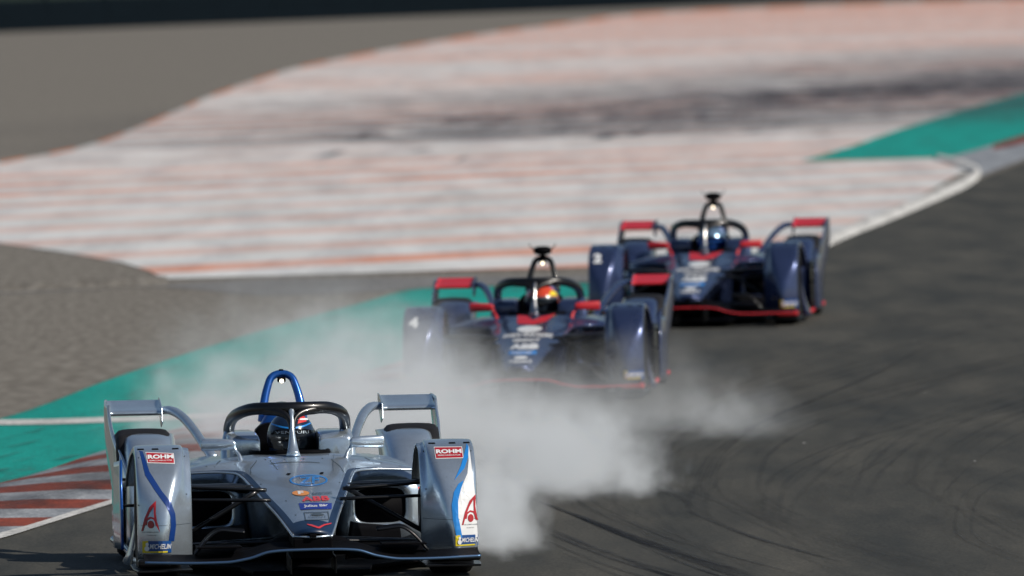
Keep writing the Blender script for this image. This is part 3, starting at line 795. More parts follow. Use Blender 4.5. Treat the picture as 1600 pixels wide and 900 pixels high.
def venturi_livery(car, cfg):
    zf_etc(cfg); seams(cfg)
    # left fairing
    fo, fb = cfg['fair'][-1]
    q = lambda x, y, Y=-.45: P2(x, y, Y)
    qt = lambda x, y: P2(x, y, -.30)
    poly_on('sponsor_panel', [[qt(233, 708), qt(276.5, 709.5), qt(277, 725), qt(234.5, 724)]], fb, M['white'], fo, off=.002)
    poly_on('sponsor_panel', [[qt(234, 709), qt(275.5, 710.5), qt(276, 724), qt(235.5, 723)]], fb, M['red'], fo, off=.003)
    X, Z = qt(255.5, 715.2); text_on('sponsor_lettering', 'ROHM', X, Z, .132, .020, fb, M['white'], fo, bold=.045, off=.005)
    X, Z = qt(255.5, 720.8); text_on('sponsor_lettering', 'SEMICONDUCTOR', X, Z, .118, .0065, fb, M['white'], fo, bold=.01, off=.005)
    st = [qt(223.5, 706), qt(229, 707), qt(237, 737), q(256, 767), q(270, 785), q(276, 803), q(277, 820), q(273.5, 845), q(264.5, 845), q(268.5, 822), q(268, 805), q(262, 790), q(246, 767), qt(230, 742)]
    poly_on('blue_stripe', [st], fb, M['deepblue'], fo, off=.002)
    logo_A(car, fo, fb, None, M['red'], q(238, 806), .155, 1)
    X, Z = q(237, 831); text_on('small_lettering', 'THE GREEN HOPE', X, Z, .085, .006, fb, M['greyprint'], fo, bold=0, off=.003)
    X, Z = q(239, 836); text_on('small_lettering', 'FOUNDATION', X, Z, .045, .005, fb, M['greyprint'], fo, bold=0, off=.003)
    a = q(225, 864.5); b = q(268.5, 846); tyre_badge(fo, fb, a[0], b[0], a[1] + .004, b[1] + .006)
    # right fairing
    fo, fb = cfg['fair'][1]
    poly_on('sponsor_panel', [[qt(682.5, 700.5), qt(726.5, 700), qt(727, 717), qt(683.5, 718)]], fb, M['white'], fo, off=.002)
    poly_on('sponsor_panel', [[qt(683.5, 701.5), qt(725.5, 701), qt(726, 716), qt(684.5, 717)]], fb, M['red'], fo, off=.003)
    X, Z = qt(704.8, 707.5); text_on('sponsor_lettering', 'ROHM', X, Z, .132, .020, fb, M['white'], fo, bold=.045, off=.005)
    X, Z = qt(704.8, 713.2); text_on('sponsor_lettering', 'SEMICONDUCTOR', X, Z, .118, .0065, fb, M['white'], fo, bold=.01, off=.005)
    w1 = [qt(735.5, 697), qt(737.5, 700), q(741, 735), q(745.5, 790), q(747, 840), q(722, 840), q(716.5, 810), q(716, 785), q(722, 765), qt(731, 740), qt(734.5, 720)]
    poly_on('white_flash', [w1], fb, M['white'], fo, off=.002)
    b1 = [qt(734.5, 696), qt(737.5, 700), qt(733.5, 722), q(723, 742), q(727, 760), q(717, 785), q(716, 810), q(722, 840), q(714, 840), q(708.5, 812), q(706.5, 790), q(709, 765), qt(720, 737)]
    b1 = [qt(734.5, 696), qt(737, 700), qt(734, 716), qt(727, 732), q(716, 748), q(712.5, 752), qt(722, 728)]
    poly_on('blue_stripe', [b1], fb, M['lightblue'], fo, off=.003)
    b2 = [q(727, 752), q(722, 766), q(717, 783), q(716.5, 808), q(722, 840), q(713, 840), q(708, 812), q(707, 790), q(711, 770), q(719, 757)]
    poly_on('blue_stripe', [b2], fb, M['lightblue'], fo, off=.003)
    logo_A(car, fo, fb, None, M['red'], q(736, 797), .155, 1)
    X, Z = q(735, 820); text_on('small_lettering', 'THE GREEN HOPE', X, Z, .075, .006, fb, M['greyprint'], fo, bold=0, off=.004)
    X, Z = q(735, 825); text_on('small_lettering', 'FOUNDATION', X, Z, .04, .005, fb, M['greyprint'], fo, bold=0, off=.004)
    a = q(711.5, 854.5); b = q(747.5, 837); tyre_badge(fo, fb, a[0], b[0], a[1] + .004, b[1] + .004)
    # red mark and blue script on the right sidepod flank
    so = cfg['side_o'][1]; sb = bvh_of(so)
    poly_on('flank_mark', [[(.60, .25), (.66, .27), (.68, .33), (.63, .30)]], sb, M['redbright'], so, off=.004, y0=.5)
    poly_on('flank_mark', [[(.64, .36), (.69, .38), (.68, .41), (.65, .40)]], sb, M['redbright'], so, off=.004, y0=.5)

def navy_livery(car, cfg, number):
    seams(cfg)
    nb, no = cfg['nb'], cfg['nose_o']
    T = lambda nm, s, x, z, w_, h_, mat, bold=.03, arc=0: text_on(nm, s, x, z, w_, h_, nb, M[mat], no, bold=bold, off=.004, arc=arc)
    poly_on('red_panel', [[(-.13, .597), (-.105, .538), (.02, .532), (.10, .550), (.16, .598), (.05, .578), (0, .560), (-.05, .585)]], nb, M['coral'], no, off=.003)
    poly_on('sponsor_oval', [ellipse(0, .505, .092, .020, 24)], nb, M['white'], no, off=.003)
    T('team_lettering', 'ENVISION VIRGIN RACING', 0, .470, .36, .024, 'white', .04, .012)
    T('sponsor_lettering', 'GENPACT', .0, .435, .20, .020, 'white', .05)
    T('sponsor_lettering', 'ABB', 0, .396, .21, .034, 'white', .07)
    poly_on('sponsor_panel', [[(-.10, .346), (.10, .346), (.10, .370), (-.10, .370)]], nb, M['lightblue'], no, off=.003)
    T('sponsor_lettering', 'Julius Bär', 0, .358, .15, .014, 'white')
    poly_on('series_emblem', [ellipse(0, .328, .05, .010, 16)], nb, M['white'], no, off=.003)
    T('series_lettering', 'FORMULA E', 0, .302, .16, .018, 'white', .04)
    for sx in (1, -1):
        fo, fb = cfg['fair'][sx]
        if sx < 0:
            text_on('race_number', number, -.80, .585, .07, .075, fb, M['white'], fo, bold=.05, off=.004)
            tyre_badge(fo, fb, -.875, -.73, .155, .215)
        else:
            tyre_badge(fo, fb, .735, .875, .155, .215)

base = dict(rimcol='matblack')
A = G(476.5, 900)
cfg1 = dict(base, kind=1, body='silver', band='navy_band', trim='silver', top='blue', accent='silver', tub='silver', hoop='blue', camera=False, pillar='silver', mirror='silver', stalk='silver', strut='silver', wingedge='navy_band', fin='silver', vane='blue', helmet='helm_navy', visor='visor')
cfg1['wingedge'] = 'steel'
yaw1 = math.radians(3.3)
car1 = make_car(cfg1, A, yaw1)
car1['label'] = 'silver open-wheel race car with blue roll hoop in front, smoke behind it'
car1['category'] = 'race car'; car1['group'] = 'race cars on the track'
venturi_livery(car1, cfg1)
make_driver(cfg1, A, yaw1, 'driver in dark navy helmet with lettered dark visor inside silver car')

navy = dict(base, body='navy', band='navy', trim='navy', top='navy', accent='coral', tub='navy', hoop='carbon', camera=True, pillar='metal', mirror='coral', stalk='coral', strut='navy', wingedge='coral', fin='purple', vane='navy')
cfg2 = dict(navy, kind=2, helmet='helm_red', visor='visor')
B = G(824, 625); yaw2 = math.radians(-3.3)
car2 = make_car(cfg2, B, yaw2)
car2['label'] = 'navy race car numbered 4 with red wing tips, half veiled by smoke'
car2['category'] = 'race car'; car2['group'] = 'race cars on the track'
navy_livery(car2, cfg2, '4')
make_driver(cfg2, B, yaw2, 'driver in orange-red helmet inside the smoke-veiled navy car')
cfg3 = dict(navy, kind=3, helmet='helm_silver', visor='visorblue')
C3 = G(1089, 509); yaw3 = math.radians(-4.5)
car3 = make_car(cfg3, C3, yaw3)
car3['label'] = 'navy race car numbered 2, farthest back, beside the white kerb clear of smoke'
car3['category'] = 'race car'; car3['group'] = 'race cars on the track'
navy_livery(car3, cfg3, '2')
make_driver(cfg3, C3, yaw3, 'driver in silver-blue helmet with blue visor inside the farthest navy car')

# ------------------------------------------------------------------ ground
def struct(o, kind='structure'): o['kind'] = kind; return o

def ground_mat(name, stops, scale, rough=.9, bump=.0, vs=(1, .12, 1), fine=None, spots=0):
    m, t, b = new_mat(name); tc = N(t, 'ShaderNodeTexCoord').outputs['Object']
    f = noise(t, tc, scale, 7, .62, vs)
    c = ramp(t, f, stops)
    g = noise(t, tc, fine or scale * 14, 3, .6, (1, .25, 1))
    c = mix(t, 1.0, c, ramp(t, g, [(.25, (.6, .6, .6)), (.5, (1, 1, 1)), (.8, (1.5, 1.47, 1.42))]), 'MULTIPLY')
    if spots:
        v = N(t, 'ShaderNodeTexVoronoi'); v.inputs['Scale'].default_value = 2.2; mp = N(t, 'ShaderNodeMapping'); mp.inputs['Scale'].default_value = (1, .2, 1)
        t.links.new(tc, mp.inputs[0]); t.links.new(mp.outputs[0], v.inputs['Vector'])
        s = math_n(t, 'LESS_THAN', v.outputs['Distance'], .022)
        c = mix(t, s, c, (.5, .5, .48))
    t.links.new(c, b.inputs['Base Color']); b.inputs['Roughness'].default_value = rough
    b.inputs['Specular IOR Level'].default_value = .25
    if bump:
        bn = N(t, 'ShaderNodeBump'); bn.inputs['Strength'].default_value = bump; bn.inputs['Distance'].default_value = .05
        t.links.new(f, bn.inputs['Height']); t.links.new(bn.outputs[0], b.inputs['Normal'])
    return m, t, b

m_gravel, _, _ = ground_mat('gravel', [(.3, (.095, .085, .072)), (.5, (.165, .152, .132)), (.70, (.245, .23, .205))], 11, .95, .25, vs=(1, .14, 1), fine=34)
m_tarmac, t_, b_ = ground_mat('asphalt', [(.3, (.028, .030, .028)), (.5, (.052, .051, .044)), (.7, (.078, .074, .062))], 1.7, .8, .15, vs=(1, .1, 1), fine=60, spots=1)
m_strip, _, _ = ground_mat('grey_concrete', [(.3, (.13, .13, .13)), (.7, (.19, .19, .19))], 1.2, .9, .1)
m_green, _, _ = ground_mat('green_painted_tarmac', [(.25, (.035, .13, .115)), (.42, (.0, .24, .205)), (.7, (.002, .31, .265))], 2.4, .85, .1, fine=50)
m_white, _, _ = ground_mat('white_line_paint', [(.25, (.38, .38, .37)), (.6, (.58, .58, .57))], 2.5, .7, .1)
m_grass, _, _ = ground_mat('dark_grass', [(.3, (.008, .016, .010)), (.7, (.02, .035, .02))], .8, 1.0, .6, vs=(1, 1, 1))

def sheet(name, pts, z, mat):
    P = [G(*p) for p in pts]
    bm = bmesh.new(); vs = [bm.verts.new((x, y, z)) for x, y, _ in P]
    for i in range(len(vs)): bm.edges.new((vs[i], vs[(i + 1) % len(vs)]))
    bmesh.ops.triangle_fill(bm, use_beauty=True, edges=bm.edges[:])
    for f in bm.faces:
        if f.normal.z < 0: f.normal_flip()
    me = bpy.data.meshes.new(name); bm.to_mesh(me); bm.free(); me.materials.append(mat)
    o = bpy.data.objects.new(name, me); COL.objects.link(o); return struct(o)

V, F = [(-4000, -5000, 0), (4000, -5000, 0), (4000, 9000, 0), (-4000, 9000, 0)], [(0, 1, 2, 3)]
struct(mesh_obj('ground', V, F, m_gravel, smooth=False))

def smooth_px(pts, n=60): return [tuple(p) for p in catmull(pts, n)]
# inner edge of the racing surface (kerb side) from near left to far right
edge_in = smooth_px([(-900, 1010), (-400, 925), (0, 840), (165, 790), (400, 715), (640, 632), (850, 553), (1000, 497), (1150, 440), (1290, 386), (1410, 330), (1530, 281), (1600, 254), (1800, 190), (2100, 120), (2500, 60)], 90)
sheet('asphalt_track', edge_in + [(3500, 60), (3500, 1500), (2500, 6000), (-3500, 6000), (-2500, 1500)], .004, m_tarmac)
# kerb band left of that edge: outer border
kerb_out = smooth_px([(-900, 905), (-400, 830), (0, 756), (150, 709), (270, 672), (400, 634), (560, 586), (760, 520), (930, 462), (1100, 425), (1290, 372), (1400, 322), (1480, 285)], 60)
# green strip
green_top = smooth_px([(-900, 880), (-500, 780), (0, 655), (170, 594), (330, 541), (480, 497), (570, 473), (650, 452), (800, 446), (925, 441), (1100, 430), (1240, 392)], 60)
sheet('green_runoff', green_top + kerb_out[::-1][8:], .004, m_green)
# grey concrete strip between gravel and striped run-off
sheet('concrete_strip', smooth_px([(-600, 466), (0, 457), (250, 445), (400, 438), (700, 432), (1000, 424), (1290, 364)], 30) + smooth_px([(1290, 380), (1100, 432), (925, 443), (650, 452), (560, 458), (400, 462), (250, 449), (0, 459.5), (-600, 470)], 30), .004, m_strip)

# striped run-off: broad orange / white painted bars, worn and rubbered in
m_run, t, b = new_mat('striped_runoff_paint')
tc = N(t, 'ShaderNodeTexCoord').outputs['Object']
sp = N(t, 'ShaderNodeSeparateXYZ'); t.links.new(tc, sp.inputs[0])
wob = math_n(t, 'MULTIPLY', noise(t, tc, .25, 3, .6, (1, .15, 1)), .4)
q = math_n(t, 'ADD', math_n(t, 'SUBTRACT', sp.outputs[1], math_n(t, 'MULTIPLY', sp.outputs[0], 1.5)), wob)
ph = math_n(t, 'SINE', math_n(t, 'MULTIPLY', q, 2 * math.pi / 9.2))
bar = N(t, 'ShaderNodeMapRange', interpolation_type='SMOOTHSTEP'); bar.inputs[1].default_value = -.1; bar.inputs[2].default_value = .6
t.links.new(ph, bar.inputs[0])
orange_fade = ramp(t, noise(t, tc, .30, 6, .65, (1, .07, 1)), [(.36, (.42, .42, .42)), (.5, (.75, .75, .75)), (.66, (1, 1, 1))])
far = N(t, 'ShaderNodeMapRange', interpolation_type='SMOOTHSTEP'); far.inputs[1].default_value = 360; far.inputs[2].default_value = 700
t.links.new(sp.outputs[1], far.inputs[0])
ph2 = math_n(t, 'SINE', math_n(t, 'MULTIPLY', q, 2 * math.pi / 71))
bar2 = N(t, 'ShaderNodeMapRange', interpolation_type='SMOOTHSTEP'); bar2.inputs[1].default_value = -.2; bar2.inputs[2].default_value = .7; bar2.inputs[3].default_value = .65; bar2.inputs[4].default_value = 1.5
t.links.new(ph2, bar2.inputs[0])
of = math_n(t, 'MULTIPLY', math_n(t, 'MULTIPLY', bar.outputs[0], bar2.outputs[0]), math_n(t, 'ADD', math_n(t, 'MULTIPLY', orange_fade, .62), math_n(t, 'MULTIPLY', far.outputs[0], .9)), True)
white = ramp(t, noise(t, tc, .8, 6, .6, (1, .12, 1)), [(.25, (.46, .465, .46)), (.6, (.65, .66, .66))])
of = math_n(t, 'ADD', of, math_n(t, 'MULTIPLY', far.outputs[0], .16), True)
c = mix(t, of, white, (.64, .23, .12))
mottle = ramp(t, noise(t, tc, 1.5, 6, .7, (1, .05, 1)), [(.35, (.80, .80, .82)), (.55, (1, 1, 1))])
c = mix(t, 1.0, c, mottle, 'MULTIPLY')
t.links.new(c, b.inputs['Base Color']); b.inputs['Roughness'].default_value = .8
run_top = smooth_px([(-700, 330), (-300, 290), (0, 254), (150, 224), (280, 172), (330, 150), (450, 110), (600, 79), (750, 54), (880, 37), (1000, 22), (1300, 8), (1700, -4), (2200, -14)], 60)
run_bot = [(2200, 170), (1800, 182), (1640, 232), (1500, 272), (1420, 318), (1290, 374), (1180, 404), (1000, 416), (925, 419), (700, 424), (500, 430), (255, 437), (235, 425), (190, 411), (100, 395), (0, 381), (-300, 350), (-700, 330.5)]
sheet('striped_runoff', run_top + run_bot, .008, m_run)
m_edge, _, _ = ground_mat('orange_edge_paint', [(.3, (.50, .13, .03)), (.7, (.62, .18, .05))], 2.5, .7, .1)
# painted edge blocks of the run-off, alternately orange and white
P = smooth_px([(0, 254), (150, 224), (280, 172), (330, 150), (450, 110), (600, 79), (750, 54), (880, 37), (1000, 22), (1300, 8), (1700, -4)], 41)
V, F, mi = [], [], []
for i in range(40):
    if i % 2: continue
    (x0, y0), (x1, y1) = P[i], P[i + 1]
    k_ = len(V)
    for (x, y) in ((x0, y0 - .5), (x1, y1 - .5), (x1, y1 + 2.5), (x0, y0 + 2.5)):
        g = G(x, y); V.append((g[0], g[1], .012))
    F.append((k_, k_ + 1, k_ + 2, k_ + 3)[::-1])
struct(mesh_obj('runoff_edge_blocks', V, F, m_edge, smooth=False))

# far green triangle and kerb
sheet('far_green_runoff', [(1252, 253), (1330, 230), (1400, 205), (1500, 174), (1600, 146), (1900, 60), (2200, 10), (2200, 60), (1800, 150), (1600, 212), (1540, 231), (1482, 247), (1380, 250)], .012, m_green)

# kerbs: painted blocks as parts of the setting
m_kw, _, _ = ground_mat('kerb_white', [(.28, (.12, .13, .15)), (.6, (.31, .33, .36))], 3, .6, .2, vs=(1, .2, 1))
m_ko, _, _ = ground_mat('kerb_orange', [(.28, (.06, .025, .018)), (.6, (.23, .045, .020))], 3, .6, .2, vs=(1, .2, 1))
def kerb_strip(name, inner, outer, z0, cuts, mats, h=.05):
    """each painted block is its own piece, 4 mm joint between neighbours"""
    root = bpy.data.objects.new(name, None); COL.objects.link(root); struct(root)
    for i in range(len(cuts) - 1):
        a0, a1 = inner(cuts[i]), inner(cuts[i + 1]); b0, b1 = outer(cuts[i]), outer(cuts[i + 1])
        V = []
        n = 5
        for s_ in np.linspace(.001, .999, n):
            pa = np.array(inner(cuts[i] * (1 - s_) + cuts[i + 1] * s_)); pb = np.array(outer(cuts[i] * (1 - s_) + cuts[i + 1] * s_))
            for r_ in np.linspace(0, 1, 5):
                p = pa * (1 - r_) + pb * r_
                V.append((p[0], p[1], z0 + h * math.sin(r_ * math.pi) ** .6))
        F = outward(V, grid_faces(n, 5), (V[12][0], V[12][1], -50))
        mesh_obj('kerb_block', V, F, mats[i % len(mats)], root)
    return root
def path_y(pts):
    A_ = np.array([G(*p)[:2] for p in pts]); A_ = A_[np.argsort(A_[:, 1])]
    return lambda y: (float(np.interp(y, A_[:, 1], A_[:, 0])), float(y))
inn, out = path_y(edge_in), path_y(kerb_out)
y_near, y_far = G(-300, 905)[1], G(1290, 380)[1]
# block joints slant forward so that they read level from the pit side: outer end further away
k_cuts = [y_near - 20 + 1.85 * i for i in range(0, 80)]
k_cuts = [c_ for c_ in k_cuts if c_ < y_far - 2]
sl = lambda y: inn(y)
def slant(y):
    xo = out(y)[0]; y2 = y
    for _ in range(20): y2 = .5 * y2 + .5 * (y + 1.7 * (inn(y2)[0] - xo))
    return inn(y2)
kerb_strip('striped_kerb', slant, out, .006, k_cuts, [m_ko, m_kw], .05)

def ribbon_geo(pts_w, wid, V, F, A_, strength, z, n=24, nc=5):
    C_ = catmull([(p[0], p[1], 0) for p in pts_w], n); b0 = len(V)
    for i in range(n):
        d = C_[min(i + 1, n - 1)] - C_[max(i - 1, 0)]; d = d / (np.linalg.norm(d) + 1e-9); nn = np.array([-d[1], d[0], 0])
        e = math.sin(math.pi * (i + .5) / n) ** .5
        for j in range(nc):
            s_ = 2 * j / (nc - 1) - 1
            p = C_[i] + nn * (s_ * wid / 2); V.append((p[0], p[1], z)); A_.append(strength * e * (1 - s_ * s_))
    for f in grid_faces(n, nc): F.append(tuple(b0 + k for k in f))

def mark_material(name, col, ns=2.0):
    m, t, b = new_mat(name)
    at = N(t, 'ShaderNodeAttribute', attribute_name='wear'); tc = N(t, 'ShaderNodeTexCoord').outputs['Object']
    f = ramp(t, noise(t, tc, ns, 6, .7, (1, .12, 1)), [(.3, (.15,) * 3), (.6, (1,) * 3)])
    a = math_n(t, 'MULTIPLY', at.outputs['Fac'], f, True)
    t.links.new(a, b.inputs['Alpha']); b.inputs['Base Color'].default_value = (*col, 1); b.inputs['Roughness'].default_value = .75
    return m

def marks(name, V, F, A_, mat):
    o = mesh_obj(name, V, F, mat, smooth=False)
    at = o.data.attributes.new('wear', 'FLOAT', 'POINT'); at.data.foreach_set('value', A_)
    return struct(o)

# rubber on the striped run-off
V, F, A_ = [], [], []
for pts, wd, st in (([(1750, 95), (1600, 118), (1400, 140), (1200, 152), (1000, 172), (800, 196)], 16, .7), ([(1750, 120), (1600, 140), (1300, 160), (1100, 172)], 12, .7), ([(1700, 110), (1500, 130), (1300, 146), (1180, 158)], 9, .6),
                    ([(1200, 165), (900, 195), (600, 215), (450, 222)], 34, .35), ([(1900, 60), (1650, 100), (1450, 125), (1250, 140), (1000, 160)], 46, .6), ([(1800, 130), (1600, 165), (1400, 180), (1200, 195), (900, 215)], 30, .45), ([(1500, 130), (1200, 150), (900, 180), (650, 205)], 50, .35), ([(1000, 190), (750, 215), (500, 222), (300, 235)], 22, .45)):
    ribbon_geo([G(*p) for p in pts], wd / 2.1, V, F, A_, min(1, st * .78), .016 + .001 * len(V) / 200, n=40)
for k in range(26):
    x = random.uniform(450, 1350); y = np.interp(x, [400, 1600], [235, 165]) + random.uniform(-25, 40); L_ = random.uniform(15, 60)
    ribbon_geo([G(x, y), G(x + L_ / 2, y - random.uniform(0, 8)), G(x + L_, y - random.uniform(0, 14))], random.uniform(.1, .5), V, F, A_, random.uniform(.3, .8), .018 + .0005 * k, n=10)
marks('runoff_rubber', V, F, A_, mark_material('rubbered_paint', (.06, .06, .08), .9))
# tyre marks across the asphalt
V, F, A_ = [], [], []
def mark(px, wid, st):
    ribbon_geo([G(*p) for p in px], wid, V, F, A_, st, .008 + .00005 * (len(V) % 40), n=30)
for k in range(10):   # bundle in front, sweeping from behind the car to the lower right
    o_ = k * 11
    mark([(800 + o_, 770 + k * 4), (900 + o_, 805 + k * 5), (1020 + o_, 848 + k * 5), (1200 + o_, 905 + k * 6)], random.uniform(.015, .04), random.uniform(.25, .6))
for k in range(12):
    o_ = random.uniform(-60, 220)
    mark([(880 + o_, 800 + k * 6), (980 + o_, 840 + k * 6), (1120 + o_, 880 + k * 6)], random.uniform(.02, .06), random.uniform(.3, .8))
for k in range(5):
    mark([(1085 + k * 5, 790), (1088 + k * 6, 745 - k), (1120 + k * 6, 705 - k * 2), (1200 + k * 8, 655 - k * 3), (1330 + k * 10, 600 - k * 4), (1500, 545 - k * 6), (1750, 480 - k * 8)], random.uniform(.015, .04), random.uniform(.2, .45))
for k in range(64):   # arcs of the racing line: in from the lower right, round the apex, out to the upper right
    ax = random.uniform(880, 1500); ay = 770 + random.uniform(-45, 45); q_ = random.uniform(.7, 1.5); w_ = random.choice((.03, .05, .05, .2))
    P_ = [(ax + 430 * q_, ay + 190), (ax + 150 * q_, ay + 100), (ax + 20, ay + 35), (ax, ay), (ax + 35, ay - 55), (ax + 170 * q_, ay - 125), (ax + 420 * q_, ay - 200), (ax + 800 * q_, ay - 275)]
    i0 = random.randint(0, 4); P_ = P_[i0:i0 + random.randint(3, 8)]
    if len(P_) < 3: P_ = [(ax + 35, ay - 55), (ax + 170 * q_, ay - 125), (ax + 420 * q_, ay - 200)]
    st_ = random.uniform(.06, .22) * (.5 if w_ > .1 else 1)
    mark(P_, w_, st_)
    if random.random() < .5: mark([(x + 26, y + 2) for x, y in P_], w_, st_)
marks('tyre_marks', V, F, A_, mark_material('tyre_rubber_mark', (.012, .013, .016), 1.2))

# painted line across the green strip and the kerb's pale outline
def line(name, pts, wpx, z, mat):
    C_ = catmull(pts, 30); V = []
    for x, y in C_:
        for s_ in (-.5, .5):
            g = G(x, y + s_ * wpx); V.append((g[0], g[1], z))
    return struct(mesh_obj(name, V, grid_faces(30, 2), mat, smooth=False))
line('white_line', [(-500, 662), (0, 661.5), (165, 657.5), (380, 649), (520, 640)], 8, .009, m_white)
line('track_edge_line', [(-500, 940), (-100, 858), (0, 836), (90, 808), (180, 780), (400, 710)], 16, .011, m_white)

# rubber scuffs on the green paint and over the kerb
V, F, A_ = [], [], []
for k in range(34):
    x = random.uniform(-60, 420); y = np.interp(x, [0, 420], [745, 620]) + random.uniform(-60, 26); L_ = random.uniform(8, 60)
    ribbon_geo([G(x, y), G(x + L_ / 2, y - L_ * .10), G(x + L_, y - L_ * .24)], random.uniform(.03, .12), V, F, A_, random.uniform(.15, .55), .014 + .0001 * k, n=10)
for k in range(8):
    o_ = k * 6
    ribbon_geo([G(-200, 850 - o_), G(0, 812 - o_), (lambda g: g)(G(160, 772 - o_)), G(330, 716 - o_)], random.uniform(.05, .2), V, F, A_, random.uniform(.2, .5), .066 + .0004 * k, n=24)
marks('kerb_rubber', V, F, A_, mark_material('kerb_rubber_mark', (.03, .03, .033), 2.5))

# far raised white kerb that curls at its end
root = bpy.data.objects.new('white_kerb', None); COL.objects.link(root); struct(root)
C_ = catmull([(1465, 249), (1488, 254), (1512, 262), (1526, 270), (1518, 281), (1480, 300), (1400, 334), (1320, 366), (1230, 408), (1100, 458), (950, 513)], 61)
W_ = np.interp(np.linspace(0, 1, 61), [0, .1, .25, .5, 1], [6, 11, 15, 17, 16])
W3 = [G(x, y) for x, y in C_]
for seg in range(12):
    V = []
    for i in range(seg * 5, seg * 5 + 6):
        x, y = C_[i]; dd = C_[min(i + 1, 60)] - C_[max(i - 1, 0)]; dd = dd / np.linalg.norm(dd); n_ = np.array([-dd[1], dd[0]])
        for r_ in np.linspace(0, 1, 5):
            g = G(x + n_[0] * W_[i] * (r_ - .5), y + n_[1] * W_[i] * (r_ - .5)); V.append((g[0], g[1], .014 + .05 * math.sin(r_ * math.pi) ** .5))
    mesh_obj('kerb_stone', V, outward(V, grid_faces(6, 5), (V[12][0], V[12][1], -50)), m_white, root)
# painted red / pale kerb beyond the curl
sheet('far_kerb', [(1484, 247), (1540, 231.5), (1600, 213), (1800, 152), (2100, 85), (2100, 110), (1800, 190), (1600, 250), (1530, 277), (1524, 265), (1506, 254)], .016, m_kw)
for k in range(4):
    x = 1552 + k * 70
    sheet('far_kerb_stripe', [(x, 228 - k * 21), (x + 90, 200 - k * 21), (x + 90, 216 - k * 22), (x, 236 - k * 18)], .020, m_ko)

# low ridge of earth at the edge between the two gravel beds
V = []
for i, x in enumerate(np.linspace(-600, 262, 60)):
    y = np.interp(x, [-600, 0, 262], [462, 452, 441])
    for j, (dy, z) in enumerate(((6, .001), (2.5, .05 + .01 * math.sin(i * 1.7)), (0, .06 + .01 * math.sin(i * 2.3)), (-2, .001))):
        g = G(x, y + dy); V.append((g[0], g[1], z))
struct(mesh_obj('gravel_ridge', V, grid_faces(60, 4), m_gravel))

# ------------------------------------------------------------------ far barrier: dark belts on a tyre wall, posts behind
def barrier():
    a = Vector(G(-150, 57)); b_ = Vector(G(1100, 7.5)); d = (b_ - a).normalized()
    a = a - d * 60; Lg = (b_ - a).length + 260; n_ = Vector((-d.y, d.x, 0))
    if n_.y < 0: n_ = -n_
    root = bpy.data.objects.new('tyre_barrier', None); COL.objects.link(root); root.location = a
    root['label'] = 'long dark tyre barrier with belted face standing beyond the far gravel'; root['category'] = 'barrier'
    mb = paint('barrier_belt', (.004, .008, .012), 0, .9, 0, .4); mp = paint('barrier_tyres', (.004, .004, .005), 0, .95, 0, .4)
    def slab(nm, s0, s1, o0, o1, z0, z1, mat):
        V = []
        for s_ in (s0, s1):
            for o_ in (o0, o1):
                for z in (z0, z1):
                    p = d * s_ + n_ * o_; V.append((p.x, p.y, z))
        F = [(0, 1, 3, 2), (4, 6, 7, 5), (0, 4, 5, 1), (2, 3, 7, 6), (0, 2, 6, 4), (1, 5, 7, 3)]
        mesh_obj(nm, V, F, mat, root, smooth=False)
    n = int(Lg / 9)
    for i in range(n):
        for k_ in range(3):
            slab('belt_panel', i * 9, i * 9 + 8.92, -.02 * k_, .05, .02 + k_ * .42, .40 + k_ * .42, mb)
        slab('tyre_row', i * 9 + .05, i * 9 + 8.9, .06, .75, .0, 1.22, mp)
        slab('post', i * 9 + 8.92, i * 9 + 9.0, .0, .12, 0, 1.4, mp)
    return a, d, n_, Lg
a, d, n_, Lg = barrier()
# grassy bank behind the barrier
V = []
for i in range(80):
    s_ = -200 + (Lg + 500) * i / 79
    for (o_, z) in ((3, 0.01), (8, 1.2), (16, 3.5 + .4 * math.sin(i * .9)), (40, 7 + .8 * math.sin(i * .5)), (120, 9)):
        p = a + d * s_ + n_ * o_; V.append((p.x, p.y, z))
struct(mesh_obj('grass_bank', V, grid_faces(80, 5), m_grass))

# ------------------------------------------------------------------ lay all ground surfaces over the shallow dip
for o in [o for o in COL.objects if o.type == 'MESH' and (o.get('kind') == 'structure' or (o.parent and o.parent.get('kind') == 'structure')) and o.name != 'grass_bank']:
    co = np.array([v.co for v in o.data.vertices])
    if co[:, 1].min() > 132 or co[:, 1].max() < 102: continue
    bm = bmesh.new(); bm.from_mesh(o.data)
    if len(co) < 400 or o.name.startswith(('asphalt', 'green')):
        for yy in np.arange(102, 132.1, 1.0):
            if co[:, 1].min() < yy < co[:, 1].max():
                bmesh.ops.bisect_plane(bm, geom=bm.verts[:] + bm.edges[:] + bm.faces[:], plane_co=(0, yy, 0), plane_no=(0, 1, 0))
    for v in bm.verts: v.co.z += H(v.co.y)
    bm.to_mesh(o.data); bm.free()

